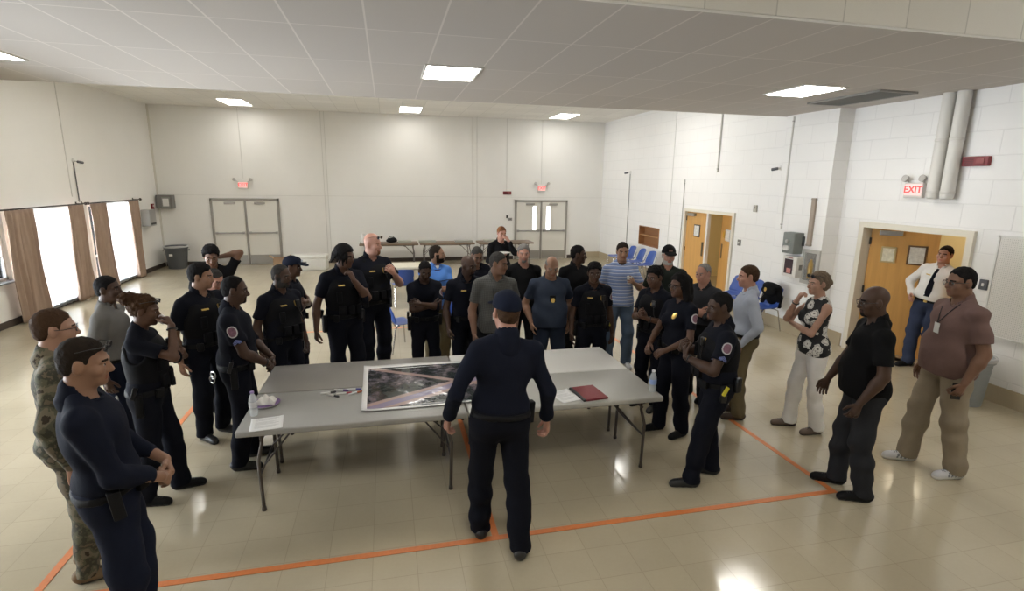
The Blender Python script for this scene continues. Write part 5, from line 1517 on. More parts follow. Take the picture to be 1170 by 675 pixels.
def trash_can(loc, label, h, rt, rb, col, square=False, lid=False):
    r = empty('trash_can', loc, 0, label, 'trash can', 'trash cans')
    m = mat('can%.3f' % col[0], col, .5)
    n = 28
    mb = MB(); mb.lathe([(rb - .02, .006), (rb, 0), (rt * .985, h * .86), (rt, h * .88), (rt + .02, h * .90), (rt + .022, h), (rt + .006, h), (rt - .012, h * .97), (rb - .02, .03)], (0, 0, 0), n)
    mb.build('barrel', m, r, smooth=True)
    mb = MB(); mb.lathe([(rt + .030, h - .035), (rt + .034, h - .01), (rt + .022, h + .008), (rt + .004, h + .006), (rt - .014, h - .08)], (0, 0, 0), n)
    mb.build('bag_rim', mat('bag_rim', (.42, .42, .42) , .35), r, smooth=True)
    for q in (-1, 1):
        mb = MB(); mb.box((q * (rt + .03), 0, h * .82), (.03, .11, .035), bev=.008); mb.build('handle', m, r)
    return r

def build_props():
    tg = mat('table_grey', (.33, .325, .305), .42, var=.06, vscale=3, bump=.06, bscale=90)
    tgd = mat('table_grey_dark', (.25, .235, .215), .42, var=.06, vscale=3, bump=.06, bscale=90)
    tw = mat('table_white', (.66, .65, .62), .42, var=.04, vscale=3, bump=.06, bscale=90)
    ZT = .742
    fold_table((-.30, 4.515, 0), 0, 1.80, .765, ZT, tg, 'grey folding table at the left front, under the map', group='tables pushed together')
    fold_table((1.51, 4.515, 0), 0, 1.80, .765, ZT, mat('table_grey_lit', (.42, .415, .385), .42, var=.05, vscale=3, bump=.06, bscale=90), 'grey folding table at the right front, painted lighter as lit, with the red folder', group='tables pushed together')  # same grey as the left front table, its stronger lighting put into the colour
    fold_table((-.30, 5.285, 0), 0, 1.80, .755, ZT, tgd, 'darker grey folding table behind the left front table', group='tables pushed together')
    fold_table((1.51, 5.285, 0), 0, 1.80, .755, ZT, tw, 'white folding table behind the table with the red folder', group='tables pushed together')
    # ---- map sheet: slightly curling glossy print
    g = NB('aerial_map_print'); co = g.objco(); s = g.sep(co)
    n1 = g.noise(co, 3.2, 6); n2 = g.noise(co, 17, 5)
    land = g.ramp(g.math('MULTIPLY_ADD', n2, .35, g.math('MULTIPLY', n1, .75)), [(0.36, (.011, .020, .021)), (.50, (.022, .032, .033)), (.57, (.065, .062, .072)), (.68, (.22, .185, .21))])
    d1 = g.math('ABSOLUTE', g.math('SUBTRACT', g.math('ADD', s[1], .17), g.math('MULTIPLY', s[0], .52)))
    d2 = g.math('ABSOLUTE', g.math('ADD', g.math('SUBTRACT', s[1], .12), g.math('MULTIPLY', s[0], .62)))
    r1 = g.math('LESS_THAN', d1, .115); r1c = g.math('LESS_THAN', d1, .05); r2 = g.math('LESS_THAN', d2, .035)
    c = g.mix(r1, land, (.40, .29, .28)); c = g.mix(r1c, c, (.27, .23, .33)); c = g.mix(r2, c, (.38, .27, .25))
    v = g.n('ShaderNodeTexVoronoi'); v.inputs['Scale'].default_value = 26; g.l(co, v.inputs['Vector'])
    bl = g.math('LESS_THAN', v.outputs['Distance'], .16)
    c = g.mix(g.math('MULTIPLY', bl, g.math('GREATER_THAN', n1, .58)), c, (.42, .38, .40))
    g.l(c, g.b.inputs['Base Color']); g.b.inputs['Roughness'].default_value = .12
    g.bump(g.noise(co, 4, 3), .15, .05)
    mw, mh = 1.40, 1.10
    r = empty('map_sheet', (.42, 4.865, ZT + .001), R_(1.0), 'large glossy aerial map sheet with white margins spread over the grey tables', 'map')
    def sheet(a, b_, lift):
        def P(u, v):
            x = (u - .5) * a; y = (v - .5) * b_
            e = max(0, -x / (mw / 2) - .86) / .14
            f_ = max(0, -y / (mh / 2) - .84) / .16
            h = .012 * e * e + .010 * f_ * f_ * (1 + .6 * math.sin(5 * x)) + .0025 * (1 + math.sin(7 * x + 2) * math.sin(5 * y)) + max(0, y / (mh / 2) - .86) / .14 * .014 * (1 - .3 * math.sin(4 * x))
            return (x, y, h + lift)
        return P
    mb = MB(); mb.grid(sheet(mw, mh, .0012), 40, 32); pm = mb.build('paper', mat('map_paper', (.74, .73, .72), .25), r, smooth=True)
    md = pm.modifiers.new('t', 'SOLIDIFY'); md.thickness = .001; md.offset = -1
    mb = MB(); mb.grid(sheet(mw - .09, mh - .10, .0024), 40, 32); pm = mb.build('print', g.m, r, smooth=True)
    md = pm.modifiers.new('t', 'SOLIDIFY'); md.thickness = .0006; md.offset = -1
    # ---- markers
    cols = [((.03, .03, .035), (.7, .7, .7)), ((.10, .03, .22), (.7, .7, .72)), ((.35, .03, .04), (.7, .68, .66)), ((.03, .03, .035), (.66, .66, .66)), ((.45, .10, .02), (.7, .7, .7)), ((.06, .06, .25), (.7, .7, .7))]
    names = ['black capped', 'purple capped', 'red capped', 'black capped', 'orange capped', 'blue capped']
    pos = [(-.58, 4.79, 10), (-.47, 4.83, -18), (-.44, 4.75, 5), (-.535, 4.72, -35), (-.345, 4.74, 28), (-.36, 4.83, -6)]
    lbs = ['white marker pen with black cap, farthest left of the scattered pens', 'white marker pen with purple cap at the back of the pens', 'white marker pen with red cap in the middle of the pens', 'white marker pen with black cap lying in front of the pens', 'white marker pen with orange cap nearest the map', 'white marker pen with blue cap at the back beside the map']
    for (cc, bc), (x, y, a), lb in zip(cols, pos, lbs):
        r = empty('marker_pen', (x, y, ZT + .0085), R_(a), lb, 'marker', 'marker pens on the table')
        My = Matrix.Rotation(R_(90), 4, 'Y')
        mb = MB(); mb.lathe([(.007, -.065), (.0082, -.06), (.0082, .03)], (0, 0, 0), 12, My); mb.build('barrel', mat('pen_body%.2f' % bc[2], bc, .4), r, smooth=True)
        mb = MB(); mb.lathe([(.0088, .02), (.0088, .062), (.006, .07)], (0, 0, 0), 12, My); mb.build('cap', mat('pen_cap%.2f%.2f' % (cc[0], cc[2]), cc, .35), r, smooth=True)
    # ---- papers, folder, plate
    def paper(x, y, rz_, w, h, label, name='sheet_of_paper', z=ZT + .001):
        r = empty(name, (x, y, z), R_(rz_), label, 'paper')
        mb = MB(); mb.grid(lambda u, v: ((u - .5) * w, (v - .5) * h, .0012 + .004 * max(0, abs(2 * u - 1) - .7) * max(0, abs(2 * v - 1) - .6) * 8), 14, 14); o = mb.build('sheet', mat('white_paper', (.74, .74, .73), .6), r, smooth=True)
        md = o.modifiers.new('t', 'SOLIDIFY'); md.thickness = .0008; md.offset = -1
        mb = MB()
        for i in range(12):
            y_ = h * (.40 - i * .062); 
            if i in (3, 8): continue
            mb.box((-.01 * (i % 3), y_, .0020), (w * (.74 - .1 * (i % 3)), .004, .0006))
        mb.build('printed_lines', mat('print_grey', (.42, .42, .42), .7), o)
    paper(-.99, 4.245, 8, .24, .24, 'white printed sheet lying beside the bottle at the left table end')
    paper(1.52, 4.315, 14, .21, .27, 'white printed sheet lying left of the red folder')
    r = empty('folder', (1.745, 4.32, ZT + .001), R_(6), 'red folder with a black spine on the right front table', 'folder')
    mb = MB(); mb.box((.012, 0, .010), (.225, .31, .018), bev=.004); mb.build('cover', mat('folder_red', (.20, .022, .030), .45, bump=.1, bscale=150), r)
    mb = MB(); mb.box((-.108, 0, .010), (.028, .312, .020), bev=.006); mb.build('spine', BLK(), r)
    r = empty('paper_plate', (-1.075, 4.64, ZT), 0, 'paper plate with a purple rim at the left table end', 'plate')
    mb = MB(); mb.lathe([(.002, .004), (.075, .003), (.085, .008), (.112, .020), (.116, .021), (.114, .017), (.086, .003), (.075, 0), (.002, 0)], (0, 0, 0), 32); mb.build('dish', mat('plate_white', (.72, .71, .70), .5), r, smooth=True)
    mb = MB(); mb.lathe([(.100, .0165), (.116, .0225), (.1165, .0215), (.100, .0150)], (0, 0, 0), 32); mb.build('rim', mat('plate_purple', (.20, .12, .28), .5), r, smooth=True)
    def crumple(u, v):
        x = (u - .5) * .15; y = (v - .5) * .13; e = max(abs(2 * u - 1), abs(2 * v - 1))
        return (x, y, .012 + .075 * (1 - e ** 3) * (.6 + .4 * math.sin(23 * x * 3 + 2) * math.sin(61 * y + 1)))
    mb = MB(); mb.grid(crumple, 18, 18); o = mb.build('napkin', mat('napkin_white', (.76, .74, .70), .85), smooth=True); o.location = (-1.07, 4.64, ZT + .008); o.modifiers.new('t', 'SOLIDIFY').thickness = .002
    tag(o, 'crumpled white napkin on the purple-rimmed paper plate', 'napkin')
    bottle((-1.125, 4.435, ZT), 'clear water bottle beside the paper plate at the left table end', lab=(.55, .55, .57), cap=(.28, .20, .40))
    bottle((2.365, 4.27, ZT), 'clear water bottle with a blue wrapper on the right table corner', lab=(.24, .34, .62))
    # ---- chairs
    proto = make_chair(None)
    seats = [(6.86, 15.2, 90, 'blue plastic chair by the right wall, farthest of the row of four'), (6.86, 14.58, 90, 'blue plastic chair by the right wall, second farthest of the row of four'), (6.86, 13.96, 88, 'blue plastic chair by the right wall, third farthest of the row of four'), (6.86, 13.36, 92, 'blue plastic chair of the row of four, nearest the wooden double door'),
             (6.80, 9.45, 90, 'blue plastic chair between the wooden door and the light blue shirt'), (6.82, 8.95, 86, 'blue plastic chair seen past the shoulder of the light blue shirt'), (6.72, 8.30, 95, 'blue plastic chair with a dark jacket over its back'),
             (-.20, 11.6, 0, 'blue plastic chair at the cream table, left of three'), (.28, 11.5, 8, 'blue plastic chair at the cream table, middle of three'), (.95, 11.55, -6, 'blue plastic chair at the cream table, behind the blue polo'),
             (.12, 8.35, -62, 'blue plastic chair turned sideways between two standing officers'), (1.02, 8.6, 175, 'blue plastic chair behind the grey plaid shirt'), (2.62, 9.1, 170, 'blue plastic chair behind the grey-haired person in a black T-shirt')]
    for i, (x, y, a, lb) in enumerate(seats):
        c = proto if i == 0 else copy_tree(proto)
        c.location = (x, y, 0); c.rotation_euler = (0, 0, R_(a)); tag(c, lb, 'chair', 'blue stacking chairs')
    # jacket on the chair back
    F = Field()
    for q in (-1, 1):
        F.cone((q * .13, .0, .34), (q * .20, -.01, .02), .055, .05, .03)
    F.ell((0, 0, .22), (.19, .075, .19), .04); F.ell((0, .03, .36), (.20, .11, .05), .04); F.ell((0, .11, .28), (.17, .03, .10), .04)
    F.post(folds(5, .012))
    V1, Q1 = F.mesh(.012)
    r = empty('jacket', (6.905, 8.31, .46), R_(95), 'dark jacket with a gold badge hung over the blue chair', 'jacket')
    j = np_mesh('cloth', V1, Q1, clm('black'), r)
    bv = BVHTree.FromPolygons(V1.tolist(), Q1.tolist())
    decal(r, 'badge', bv, (.04, .6, .30), (0, -1, 0), (0, 0, 1), .06, .075, [GOLD()], 2.2)
    # ---- far tables and what is on them
    brown = wood('table_brown', (.20, .14, .095), 2.5, .5, 0)
    mt = mat('far_table_leg', (.16, .14, .12), .45, .4)
    fold_table((.02, 17.05, 0), 0, 1.78, .72, .72, brown, 'long brown-topped folding table at the back wall behind the bald officer', group='brown tables at the back wall', steel=mt)
    fold_table((1.82, 17.05, 0), 0, 1.72, .72, .72, brown, 'long brown-topped folding table at the middle of the back wall', group='brown tables at the back wall', steel=mt)
    fold_table((3.72, 17.05, 0), 0, 1.80, .72, .72, brown, 'long brown-topped folding table at the back wall behind the eating person', group='brown tables at the back wall', steel=mt)
    fold_table((.25, 12.35, 0), 0, 1.82, .76, .74, mat('table_cream', (.66, .62, .50), .5), 'cream folding table in the middle distance with blue chairs')
    def tray(x, lb, col=(.45, .47, .40), w=.42):
        r = empty('serving_tray', (x, 17.0, .722), 0, lb, 'tray', 'trays on the back tables')
        mb = MB(); mb.lathe([(.02, 0), (.9, 0), (1.0, .05), (1.04, .052), (1.0, .056), (.9, .012), (.02, .010)], (0, 0, 0), 4, Matrix.Diagonal((w / 1.45, .19, 1, 1)) @ Matrix.Rotation(R_(45), 4, 'Z')); mb.build('pan', mat('tr%.2f' % col[0], col, .4, .3), r)
        mb = MB(); mb.box((0, 0, .060), (w * .92, .24, .012), bev=.004); mb.build('lid', mat('tl%.2f' % (col[0] * .8), tuple(c * .8 for c in col), .4), r)
    tray(.50, 'pale green covered tray on the left back table'); tray(1.20, 'flat pale green covered tray at the left end of the middle back table', w=.55); tray(2.35, 'pale grey covered tray at the right end of the middle back table', (.50, .50, .46), .6); tray(3.25, 'pale covered tray beside the eating person', (.54, .54, .48), .5)
    r = empty('paper_towel_roll', (-.75, 17.0, .722), 0, 'white paper towel roll standing on the left back table', 'paper towels')
    mb = MB(); mb.lathe([(.02, 0), (.065, 0), (.065, .28), (.02, .28)], (0, 0, 0), 20); mb.build('roll', mat('towel_white', (.75, .74, .72), .9), r, smooth=True)
    mb = MB(); mb.lathe([(.019, -.0), (.019, .284)], (0, 0, 0), 14); mb.build('core', mat('card_core', (.34, .25, .16), .9), r, smooth=True)
    for i, (x, h_, lb) in enumerate(((-.52, .20, 'red sauce bottle beside the paper towel roll'), (-.40, .15, 'short red sauce bottle beside the taller one'))):
        r = empty('sauce_bottle', (x, 16.98, .722), 0, lb, 'bottle', 'red bottles on the back table')
        mb = MB(); mb.lathe([(.03, 0), (.036, .01), (.036, h_ * .6), (.016, h_ * .82), (.016, h_ * .9)], (0, 0, 0), 16); mb.build('body', mat('sauce_red', (.42, .03, .03), .35), r, smooth=True)
        mb = MB(); mb.lathe([(.018, h_ * .88), (.018, h_), (.006, h_ * 1.08)], (0, 0, 0), 12); mb.build('cap', mat('sauce_cap', (.7, .68, .66), .4), r, smooth=True)
    r = empty('shoulder_bag', (.10, 17.0, .722), 0, 'small black bag lying on the left back table', 'bag')
    F = Field(); F.ell((0, 0, .075), (.17, .10, .075), .02); F.ell((.06, 0, .10), (.10, .08, .06), .03)
    F.post(lambda X, Y, Z, D: np.maximum(D, -Z)); F.post(folds(9, .006)); V1, Q1 = F.mesh(.012)
    np_mesh('bag_body', V1, Q1, NYLON(), r)
    mb = MB(); mb.tube([(-.12, 0, .12), (-.06, -.02, .19), (.04, -.02, .20), (.12, 0, .13)], .010, 8); mb.build('strap', NYLON(), r, smooth=True)
    # ---- white cooler chest, cardboard box
    r = empty('cooler', (-2.28, 16.6, 0), R_(-3), 'white cooler chest with a dark printed panel standing on the floor before the back wall', 'cooler')
    cw = mat('cooler_white', (.70, .69, .65), .45)
    mb = MB(); mb.box((0, 0, .18), (.98, .46, .36), bev=.03, seg=3); mb.build('chest', cw, r, smooth=True)
    mb = MB(); mb.box((0, 0, .405), (1.0, .48, .08), bev=.022, seg=3); mb.build('lid', cw, r, smooth=True)
    mb = MB(); mb.box((-.18, -.233, .22), (.24, .006, .10)); mb.build('printed_panel', mat('cooler_print', (.20, .22, .22), .6, var=.5, vscale=30), r)
    mb = MB(); mb.lathe([(.004, 0), (.03, 0), (.03, .012), (.004, .016)], (0, 0, 0), 16, Matrix.Translation((-.26, -.232, .335)) @ Matrix.Rotation(R_(90), 4, 'X')); mb.build('latch', BLK(), r)
    for q in (-1, 1):
        mb = MB(); mb.tube([(q * .50, -.10, .30), (q * .54, -.09, .27), (q * .54, .09, .27), (q * .50, .10, .30)], .012, 8); mb.build('handle', cw, r, smooth=True)
    r = empty('cardboard_box', (-3.12, 16.7, 0), R_(8), 'open brown cardboard box on the floor left of the white cooler', 'box')
    cb = mat('cardboard', (.36, .24, .15), .85)
    mb = MB()
    for q in (-1, 1): mb.box((q * .19, 0, .18), (.008, .30, .36)); mb.box((0, q * .15, .18), (.38, .008, .36))
    mb.box((0, 0, .006), (.38, .30, .01)); mb.build('carton', cb, r)
    for q in (-1, 1):
        mb = MB(); mb.box((q * .245, 0, .395), (.14, .30, .008), rot=Matrix.Rotation(R_(-35 * q), 3, 'Y')); mb.build('flap', cb, r)
    # ---- trash cans
    rr = trash_can((-6.10, 17.42, 0), 'dark grey trash can in the corner by the left exit door', .66, .30, .24, (.075, .082, .088))
    mb = MB(); mb.box((-.06, -.283, .42), (.09, .008, .06), rot=Matrix.Rotation(R_(-5), 3, 'X')); mb.build('sticker', m_white, rr)
    trash_can((7.02, 4.86, 0), 'pale grey trash can by the right wall behind the maroon polo', .62, .23, .19, (.26, .28, .28))
    # ---- signs and fittings
    exit_sign((-4.23, YB, 2.42), 'back', 'red exit sign with twin lamp heads above the left white double door')
    exit_sign((5.17, YB, 2.42), 'back', 'red exit sign with twin lamp heads above the right white double door')
    exit_sign((XR, 6.26, 2.60), 'right', 'red exit sign above the open doorway, beside the pipes')
    horn_strobe((3.97, YB, 2.26), 'back', 'small dark red fire alarm bar on the back wall', .28, .11)
    horn_strobe((XR, 5.50, 2.98), 'right', 'dark red fire alarm bar right of the two pipes')
    r = empty('pull_station', (XL - .003, 17.42, 1.80), rot_for('left'), 'red pull station on the left wall by the corner', 'fire alarm')
    mb = MB(); mb.box((0, -.025, 0), (.13, .05, .16), bev=.006); mb.build('body', mat('alarm_red', (0, 0, 0)), r)
    mb = MB(); mb.box((0, -.055, .02), (.09, .015, .03), bev=.004); mb.build('handle', m_white, r)
    for x, z, h_, lb in ((3.98, 1.47, .10, 'tiny dark wall plate left of the right exit door, upper one'), (4.09, 1.38, .09, 'small grey switch plate left of the right exit door')):
        r = empty('wall_plate', (x, YB, z), 0, lb, 'wall plate')
        mb = MB(); mb.box((0, -.012, 0), (.07 if h_ > .095 else .13, .024, h_), bev=.004); mb.build('plate', mat('plate_dark' if h_ > .095 else 'plate_grey', (.10, .09, .085) if h_ > .095 else (.27, .26, .25), .5), r)
        mb = MB(); mb.box((0, -.028, 0), (.02, .012, .035), bev=.002); mb.build('toggle', BLK(), r)
    # conduits with cameras
    def conduit(p0, p1, lb, rad=.014, col=(.50, .48, .44)):
        r = empty('conduit', p0, 0, lb, 'conduit')
        d = Vector(p1) - Vector(p0)
        mb = MB(); mb.tube([(0, 0, 0), tuple(d)], rad, 10); mb.build('pipe', mat('conduit%.2f' % col[0], col, .5), r, smooth=True)
        mb = MB()
        n = max(1, int(d.length / 1.1))
        for i in range(n + 1):
            p = d * (.04 + .92 * i / n)
            mb.lathe([(rad + .002, -.012), (rad + .006, -.01), (rad + .006, .01), (rad + .002, .012)], tuple(p), 10)
        mb.build('strap', mat('conduit_strap', (.4, .39, .37), .4, .5), r)
    conduit((XL + .02, 13.68, 2.08), (XL + .02, 13.68, 2.93), 'thin dark cable conduit on the left wall above the curtains', .012, (.12, .12, .12))
    camera_fit((XL, 13.70, 2.95), 'left', 'dark security camera on the left wall above the curtains', 55)
    conduit((XR - .02, 15.66, .22), (XR - .02, 15.66, 2.92), 'thin grey conduit on the far right wall left of the shelf', .012, (.30, .29, .27))
    camera_fit((XR, 15.68, 2.97), 'right', 'small security camera atop the thin conduit of the far right wall', -40)
    conduit((XR - .022, 11.10, 2.92), (XR - .022, 11.10, 4.62), 'white pipe hanging down the right wall above the wooden double door', .018, (.60, .58, .54))
    conduit((XR - .02, 12.46, .25), (XR - .02, 12.46, 2.75), 'thin conduit beside the frame of the wooden double door', .010, (.45, .43, .40))
    camera_fit((XR, 9.06, 2.97), 'right', 'dark security camera high on the right wall near the pier', -50)
    conduit((7.10, 8.52, 1.86), (7.10, 8.52, 3.84), 'white conduit running up the pier from the grey box', .016, (.62, .60, .56))
    for y, lb in ((5.935, 'thick white pipe on the right wall, next to the exit sign'), (5.745, 'thick white pipe on the right wall, next to the red alarm bar')):
        r = empty('wall_pipe', (XR - .095, y, 2.50), 0, lb, 'pipe', 'thick white wall pipes')
        mb = MB(); mb.lathe([(.05, -.012), (.072, .0), (.080, .03), (.080, ZL - 2.5)], (0, 0, 0), 24); mb.build('pipe', mat('pipe_white', (.66, .64, .60), .5), r, smooth=True)
        for z in (.06, .75):
            mb = MB(); mb.lathe([(.081, z), (.086, z + .005), (.086, z + .035), (.081, z + .04)], (0, 0, 0), 24); mb.build('band', mat('pipe_band', (.60, .58, .54), .5), r, smooth=True)
    # small things on the right wall
    r = empty('sensor', (XR, 9.66, 2.17), rot_for('right'), 'small pale sensor box above and left of the round speaker', 'sensor')
    mb = MB(); mb.box((0, -.02, 0), (.09, .04, .14), bev=.008); mb.build('case', mat('sensor_beige', (.40, .38, .33), .5), r); mb = MB(); mb.box((0, -.043, .02), (.05, .006, .05), bev=.002); mb.build('window', mat('sensor_dark', (.2, .19, .17), .3), r)
    r = empty('wall_speaker', (XR, 8.88, 2.18), rot_for('right'), 'round black wall speaker left of the pier', 'speaker')
    mb = MB(); mb.lathe([(.02, .06), (.07, .062), (.10, .05), (.11, .02), (.11, 0), (.02, 0)], (0, 0, 0), 24, Matrix.Rotation(R_(90), 4, 'X')); mb.build('ring', mat('speaker_dark', (.045, .045, .05), .45), r, smooth=True)
    mb = MB(); mb.lathe([(.005, .068), (.05, .064), (.055, .060), (.005, .058)], (0, 0, 0), 20, Matrix.Rotation(R_(90), 4, 'X')); mb.build('grille', mat('speaker_grille', (.12, .12, .12), .4), r, smooth=True)
    for (y, z, lb) in ((10.08, 1.42, 'grey switch plate right of the wooden double door'), (5.14, 1.44, 'dark switch plate right of the open doorway')):
        r = empty('light_switch', (XR, y, z), rot_for('right'), lb, 'light switch')
        mb = MB(); mb.box((0, -.010, 0), (.10, .02, .13), bev=.004); mb.build('plate', mat('switch%.0f' % y, (.20, .19, .18) if y > 7 else (.09, .09, .10), .4), r); mb = MB(); mb.box((0, -.025, 0), (.022, .016, .04), bev=.003); mb.build('toggle', m_white, r)
    # electrical box, defibrillator cabinet, extinguisher cabinet on the pier
    XP = 7.11
    r = empty('electrical_box', (XP, 8.08, 1.645), rot_for('right'), 'grey electrical box on the pier above the white cabinet', 'electrical box')
    eg = mat('electrical_grey', (.20, .215, .205), .5)
    mb = MB(); mb.box((0, -.09, 0), (.28, .18, .37), bev=.006); mb.build('case', eg, r); mb = MB(); mb.box((0, -.188, 0), (.27, .014, .36), bev=.005); dr = mb.build('door', eg, r)
    mb = MB(); mb.box((-.02, -.200, -.09), (.13, .012, .085), bev=.03, seg=3); mb.box((-.02, -.208, -.09), (.05, .006, .03)); mb.build('label_plate', m_white, dr)
    mb = MB(); mb.lathe([(.03, 0), (.034, .006), (.03, .035), (.01, .037)], (0, 0, 0), 16, Matrix.Translation((-.01, -.194, .035)) @ Matrix.Rotation(R_(90), 4, 'X')); mb.build('knob', mat('knob_pale', (.5, .5, .48), .4), dr)
    r = empty('defibrillator_cabinet', (XP, 8.02, 1.235), rot_for('right'), 'white defibrillator cabinet with a dark window on the pier', 'cabinet')
    mb = MB(); mb.box((0, -.075, 0), (.33, .15, .37), bev=.006); mb.build('case', m_white, r)
    mb = MB(); mb.box((0, -.158, 0), (.33, .016, .37), bev=.005); dr = mb.build('door', mat('cabinet_door', (.66, .64, .60), .4), r)
    mb = MB(); mb.box((-.015, -.168, .0), (.20, .006, .26)); mb.build('window', mat('cabinet_window', (.055, .035, .045), .15), dr)
    mb = MB(); mb.box((.0, -.172, -.075), (.10, .004, .085), bev=.002); mb.build('red_label', mat('label_red', (.50, .20, .18), .5), dr)
    mb = MB(); mb.box((.0, -.171, .155), (.16, .004, .014)); mb.build('red_strip', mat('alarm_red', (0, 0, 0)), dr)
    mb = MB(); mb.box((.166, -.07, .0), (.006, .07, .09), bev=.002); mb.build('side_latch', mat('latch_grey', (.2, .19, .17), .4), r)
    r = empty('extinguisher_cabinet', (XP, 7.695, 1.27), rot_for('right'), 'grey framed fire extinguisher cabinet on the pier edge', 'cabinet')
    fg = mat('cabinet_grey', (.46, .45, .42), .4, .3)
    mb = MB()
    for q in (-1, 1): mb.box((q * .155, -.02, 0), (.06, .04, .60), bev=.004); mb.box((0, -.02, q * .27), (.26, .04, .06), bev=.004)
    mb.build('frame', fg, r)
    mb = MB(); mb.box((0, -.006, 0), (.25, .008, .48)); mb.build('back_panel', mat('cabinet_dark', (.10, .085, .065), .5), r)
    mb = MB(); mb.lathe([(.02, 0), (.05, .01), (.05, .26), (.025, .31), (.018, .34)], (0.03, -.030, -.20), 14); mb.build('extinguisher', mat('extinguisher_body', (.32, .20, .05), .35, .3), r, smooth=True)
    mb = MB(); mb.box((0, -.040, 0), (.25, .004, .48)); mb.build('door_pane', mat('cabinet_pane', (.5, .5, .48), .08, alpha=.25), r)
    r = empty('cable_cover', (XP, 7.79, 1.62), rot_for('right'), 'tall narrow brownish cable cover strip on the pier', 'cable cover')
    mb = MB(); mb.box((0, -.022, .41), (.085, .044, .82), bev=.006); mb.build('channel', mat('channel_brown', (.33, .27, .22), .55, var=.15, vscale=6), r)
    mb = MB()
    for z in (.02, .8): mb.box((0, -.024, z), (.092, .05, .03), bev=.004)
    mb.build('end_cap', mat('channel_cap', (.28, .24, .20), .5), r)
    r = empty('wall_handset', (XP, 7.93, 1.69), rot_for('right'), 'small dark handset plate between the grey box and the cable cover', 'handset')
    mb = MB(); mb.box((0, -.015, 0), (.045, .03, .17), bev=.008); mb.build('body', BLK(), r); mb = MB(); mb.box((0, -.032, .04), (.025, .006, .05), bev=.002); mb.build('keypad', mat('keypad', (.10, .1, .1), .5), r)
    # acoustic panel
    r = empty('acoustic_panel', (XR - .0015, 4.25, 1.45), rot_for('right'), 'large white perforated acoustic panel on the right wall', 'wall panel')
    g = NB('perforated_panel'); co = g.objco()
    v = g.n('ShaderNodeTexVoronoi'); v.inputs['Scale'].default_value = 46; v.inputs['Randomness'].default_value = 0.1; g.l(co, v.inputs['Vector'])
    g.l(g.mix(g.math('LESS_THAN', v.outputs['Distance'], .22), (.70, .68, .64), (.42, .41, .38)), g.b.inputs['Base Color']); g.b.inputs['Roughness'].default_value = .8
    mb = MB(); mb.box((0, -.02, 0), (1.56, .04, 1.22), bev=.006); mb.build('board', g.m, r)
    mb = MB()
    for q in (-1, 1): mb.box((q * .79, -.025, 0), (.02, .048, 1.26)); mb.box((0, -.025, q * .62), (1.6, .048, .02))
    mb.build('edge_trim', m_white, r)
    # corner fittings on the left
    r = empty('towel_dispenser', (XL - .003, 16.85, 1.52), rot_for('left'), 'grey steel towel dispenser on the left wall beyond the curtains', 'dispenser')
    mb = MB(); mb.box((0, -.11, 0), (.42, .22, .46), bev=.02, seg=3); mb.build('case', mat('dispenser_steel', (.42, .42, .41), .28, .7), r, smooth=True); mb = MB(); mb.box((0, -.225, -.16), (.3, .012, .05), bev=.004); mb.build('slot', BLK(), r)
    r = empty('control_box', (XL + .25, YB + .003, 1.93), 0, 'dark grey control box with a white sheet in the back left corner', 'box')
    mb = MB(); mb.box((0, -.13, 0), (.42, .26, .38), bev=.012); mb.build('case', mat('control_grey', (.17, .165, .155), .5), r); mb = MB(); mb.box((.05, -.266, -.02), (.22, .012, .30), bev=.004); dd_ = mb.build('door', mat('control_door', (.24, .235, .22), .5), r); mb = MB(); mb.box((.05, -.274, -.02), (.16, .004, .22)); mb.build('white_sheet', m_white, dd_)
    # ---- things in hands
    if 23 in PEOPLE:
        r = empty('foam_cup', hand_world(PEOPLE[23], -1, .085, .040), 0, 'small white cup held by the person in striped polo', 'cup')
        mb = MB(); mb.lathe([(.010, -.05), (.026, -.05), (.036, .055), (.0385, .058), (.036, .060), (.033, .055), (.024, -.044), (.01, -.044)], (0, 0, 0), 20); mb.build('cup_wall', mat('foam_white', (.74, .73, .71), .6), r, smooth=True)
        mb = MB(); mb.lathe([(.002, .045), (.0315, .045), (.0315, .042), (.002, .042)], (0, 0, 0), 20); mb.build('drink', mat('coffee', (.05, .025, .012), .1), r)
    if 15 in PEOPLE:
        p = hand_world(PEOPLE[15], 1, .09, .045); 
        r = empty('plate', p, 0, 'round white plate held by the person in black at the back', 'plate')
        mb = MB(); mb.lathe([(.002, .002), (.075, .002), (.088, .008), (.125, .020), (.128, .022), (.125, .016), (.09, .002), (.075, -.004), (.002, -.004)], (0, 0, 0), 28); mb.build('dish', mat('plate_white', (.72, .71, .70), .5), r, smooth=True)
        mb = MB(); mb.lathe([(.09, .0115), (.125, .023), (.127, .022), (.09, .0095)], (0, 0, 0), 28); mb.build('rim', mat('plate_rim_white', (.76, .75, .74), .4), r, smooth=True)
    if 32 in PEOPLE:
        r = empty('smartphone', hand_world(PEOPLE[32], -1, .085, .026), R_(60), 'black smartphone held low by the person in maroon polo', 'phone')
        mb = MB(); mb.box((0, 0, 0), (.012, .075, .15), bev=.005); mb.build('case', BLK(), r); mb = MB(); mb.box((.0065, 0, 0), (.002, .068, .14), bev=.0008); mb.build('screen', mat('screen_dark', (.015, .015, .018), .08), r)
    if 4 in PEOPLE:
        p = hand_world(PEOPLE[4], 1, .10, .035)
        F = Field(); F.ell((0, 0, 0), (.030, .022, .036), .02); F.ell((.012, .0, -.02), (.018, .022, .02), .02); F.post(folds(3, .006, (60, 60, 60))); V1, Q1 = F.mesh(.005)
        o = np_mesh('napkin', V1, Q1, mat('napkin_white', (.76, .74, .70), .85)); o.location = p; tag(o, 'balled white napkin in the raised hand of the officer with a bun', 'napkin')
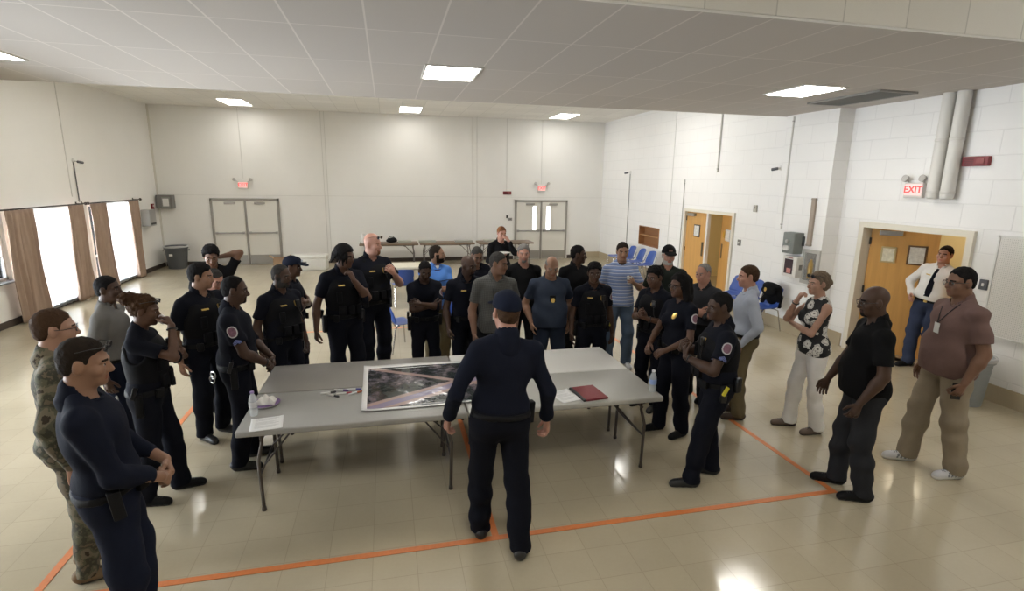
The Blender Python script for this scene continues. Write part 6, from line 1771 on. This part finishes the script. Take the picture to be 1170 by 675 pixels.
# ------------------------------------------------------------------ light, camera, assembly
LAMP = 20.0
def build_light_and_camera():
    w = bpy.data.worlds.new('daylight'); SC.world = w; w.use_nodes = True
    bg = w.node_tree.nodes['Background']; bg.inputs[0].default_value = (.86, .93, 1.0, 1); bg.inputs[1].default_value = SKY
    for (a, b_) in ((2.9, 5.3), (5.9, 8.1), (8.6, 11.18), (11.32, 13.98), (14.04, 16.02)):
        l = bpy.data.lights.new('window_portal', 'AREA'); l.shape = 'RECTANGLE'; l.size = 1.2; l.size_y = b_ - a
        o = bpy.data.objects.new('window_portal', l); COL.objects.link(o); o.location = (XL - .19, (a + b_) / 2, 1.4); o.rotation_euler = (0, R_(-90), 0)
        l.cycles.is_portal = True
    l = bpy.data.lights.new('sun', 'SUN'); l.energy = SUN; l.angle = R_(.6); l.color = (1, .96, .88)
    o = bpy.data.objects.new('sun', l); COL.objects.link(o)
    d = Vector((.36, 1.0, -.29)); o.rotation_euler = d.to_track_quat('-Z', 'Y').to_euler()
    # camera
    f, yaw, pitch, roll = 607.49, .23003, .21155, .01387
    cam = bpy.data.cameras.new('camera'); co = bpy.data.objects.new('camera', cam); COL.objects.link(co)
    cam.sensor_width = 36; cam.sensor_fit = 'HORIZONTAL'; cam.lens = f / 1170 * 36; cam.clip_end = 100; cam.clip_start = .05
    F = Vector((math.sin(yaw) * math.cos(pitch), math.cos(yaw) * math.cos(pitch), -math.sin(pitch))); Rr = Vector((math.cos(yaw), -math.sin(yaw), 0)); Uu = Rr.cross(F)
    r2 = math.cos(roll) * Rr + math.sin(roll) * Uu; u2 = -math.sin(roll) * Rr + math.cos(roll) * Uu
    M = Matrix((r2, u2, -F)).transposed().to_4x4(); M.translation = (0, 0, 2.65); co.matrix_world = M
    SC.camera = co
    vs = SC.view_settings; vs.view_transform = 'Standard'; vs.look = 'None'; vs.gamma = 1; vs.exposure = EXPO; vs.use_curve_mapping = False
    SC.cycles.use_denoising = True
    SC.cycles.max_bounces = 10; SC.cycles.diffuse_bounces = 5; SC.cycles.transparent_max_bounces = 16
    SC.cycles.sample_clamp_indirect = 6.0; SC.cycles.caustics_reflective = False; SC.cycles.caustics_refractive = False
SKY, SUN, EXPO = 30.0, 140.0, 0.50
build_room(); build_lights(); build_curtains(); build_people(); build_props(); build_light_and_camera()
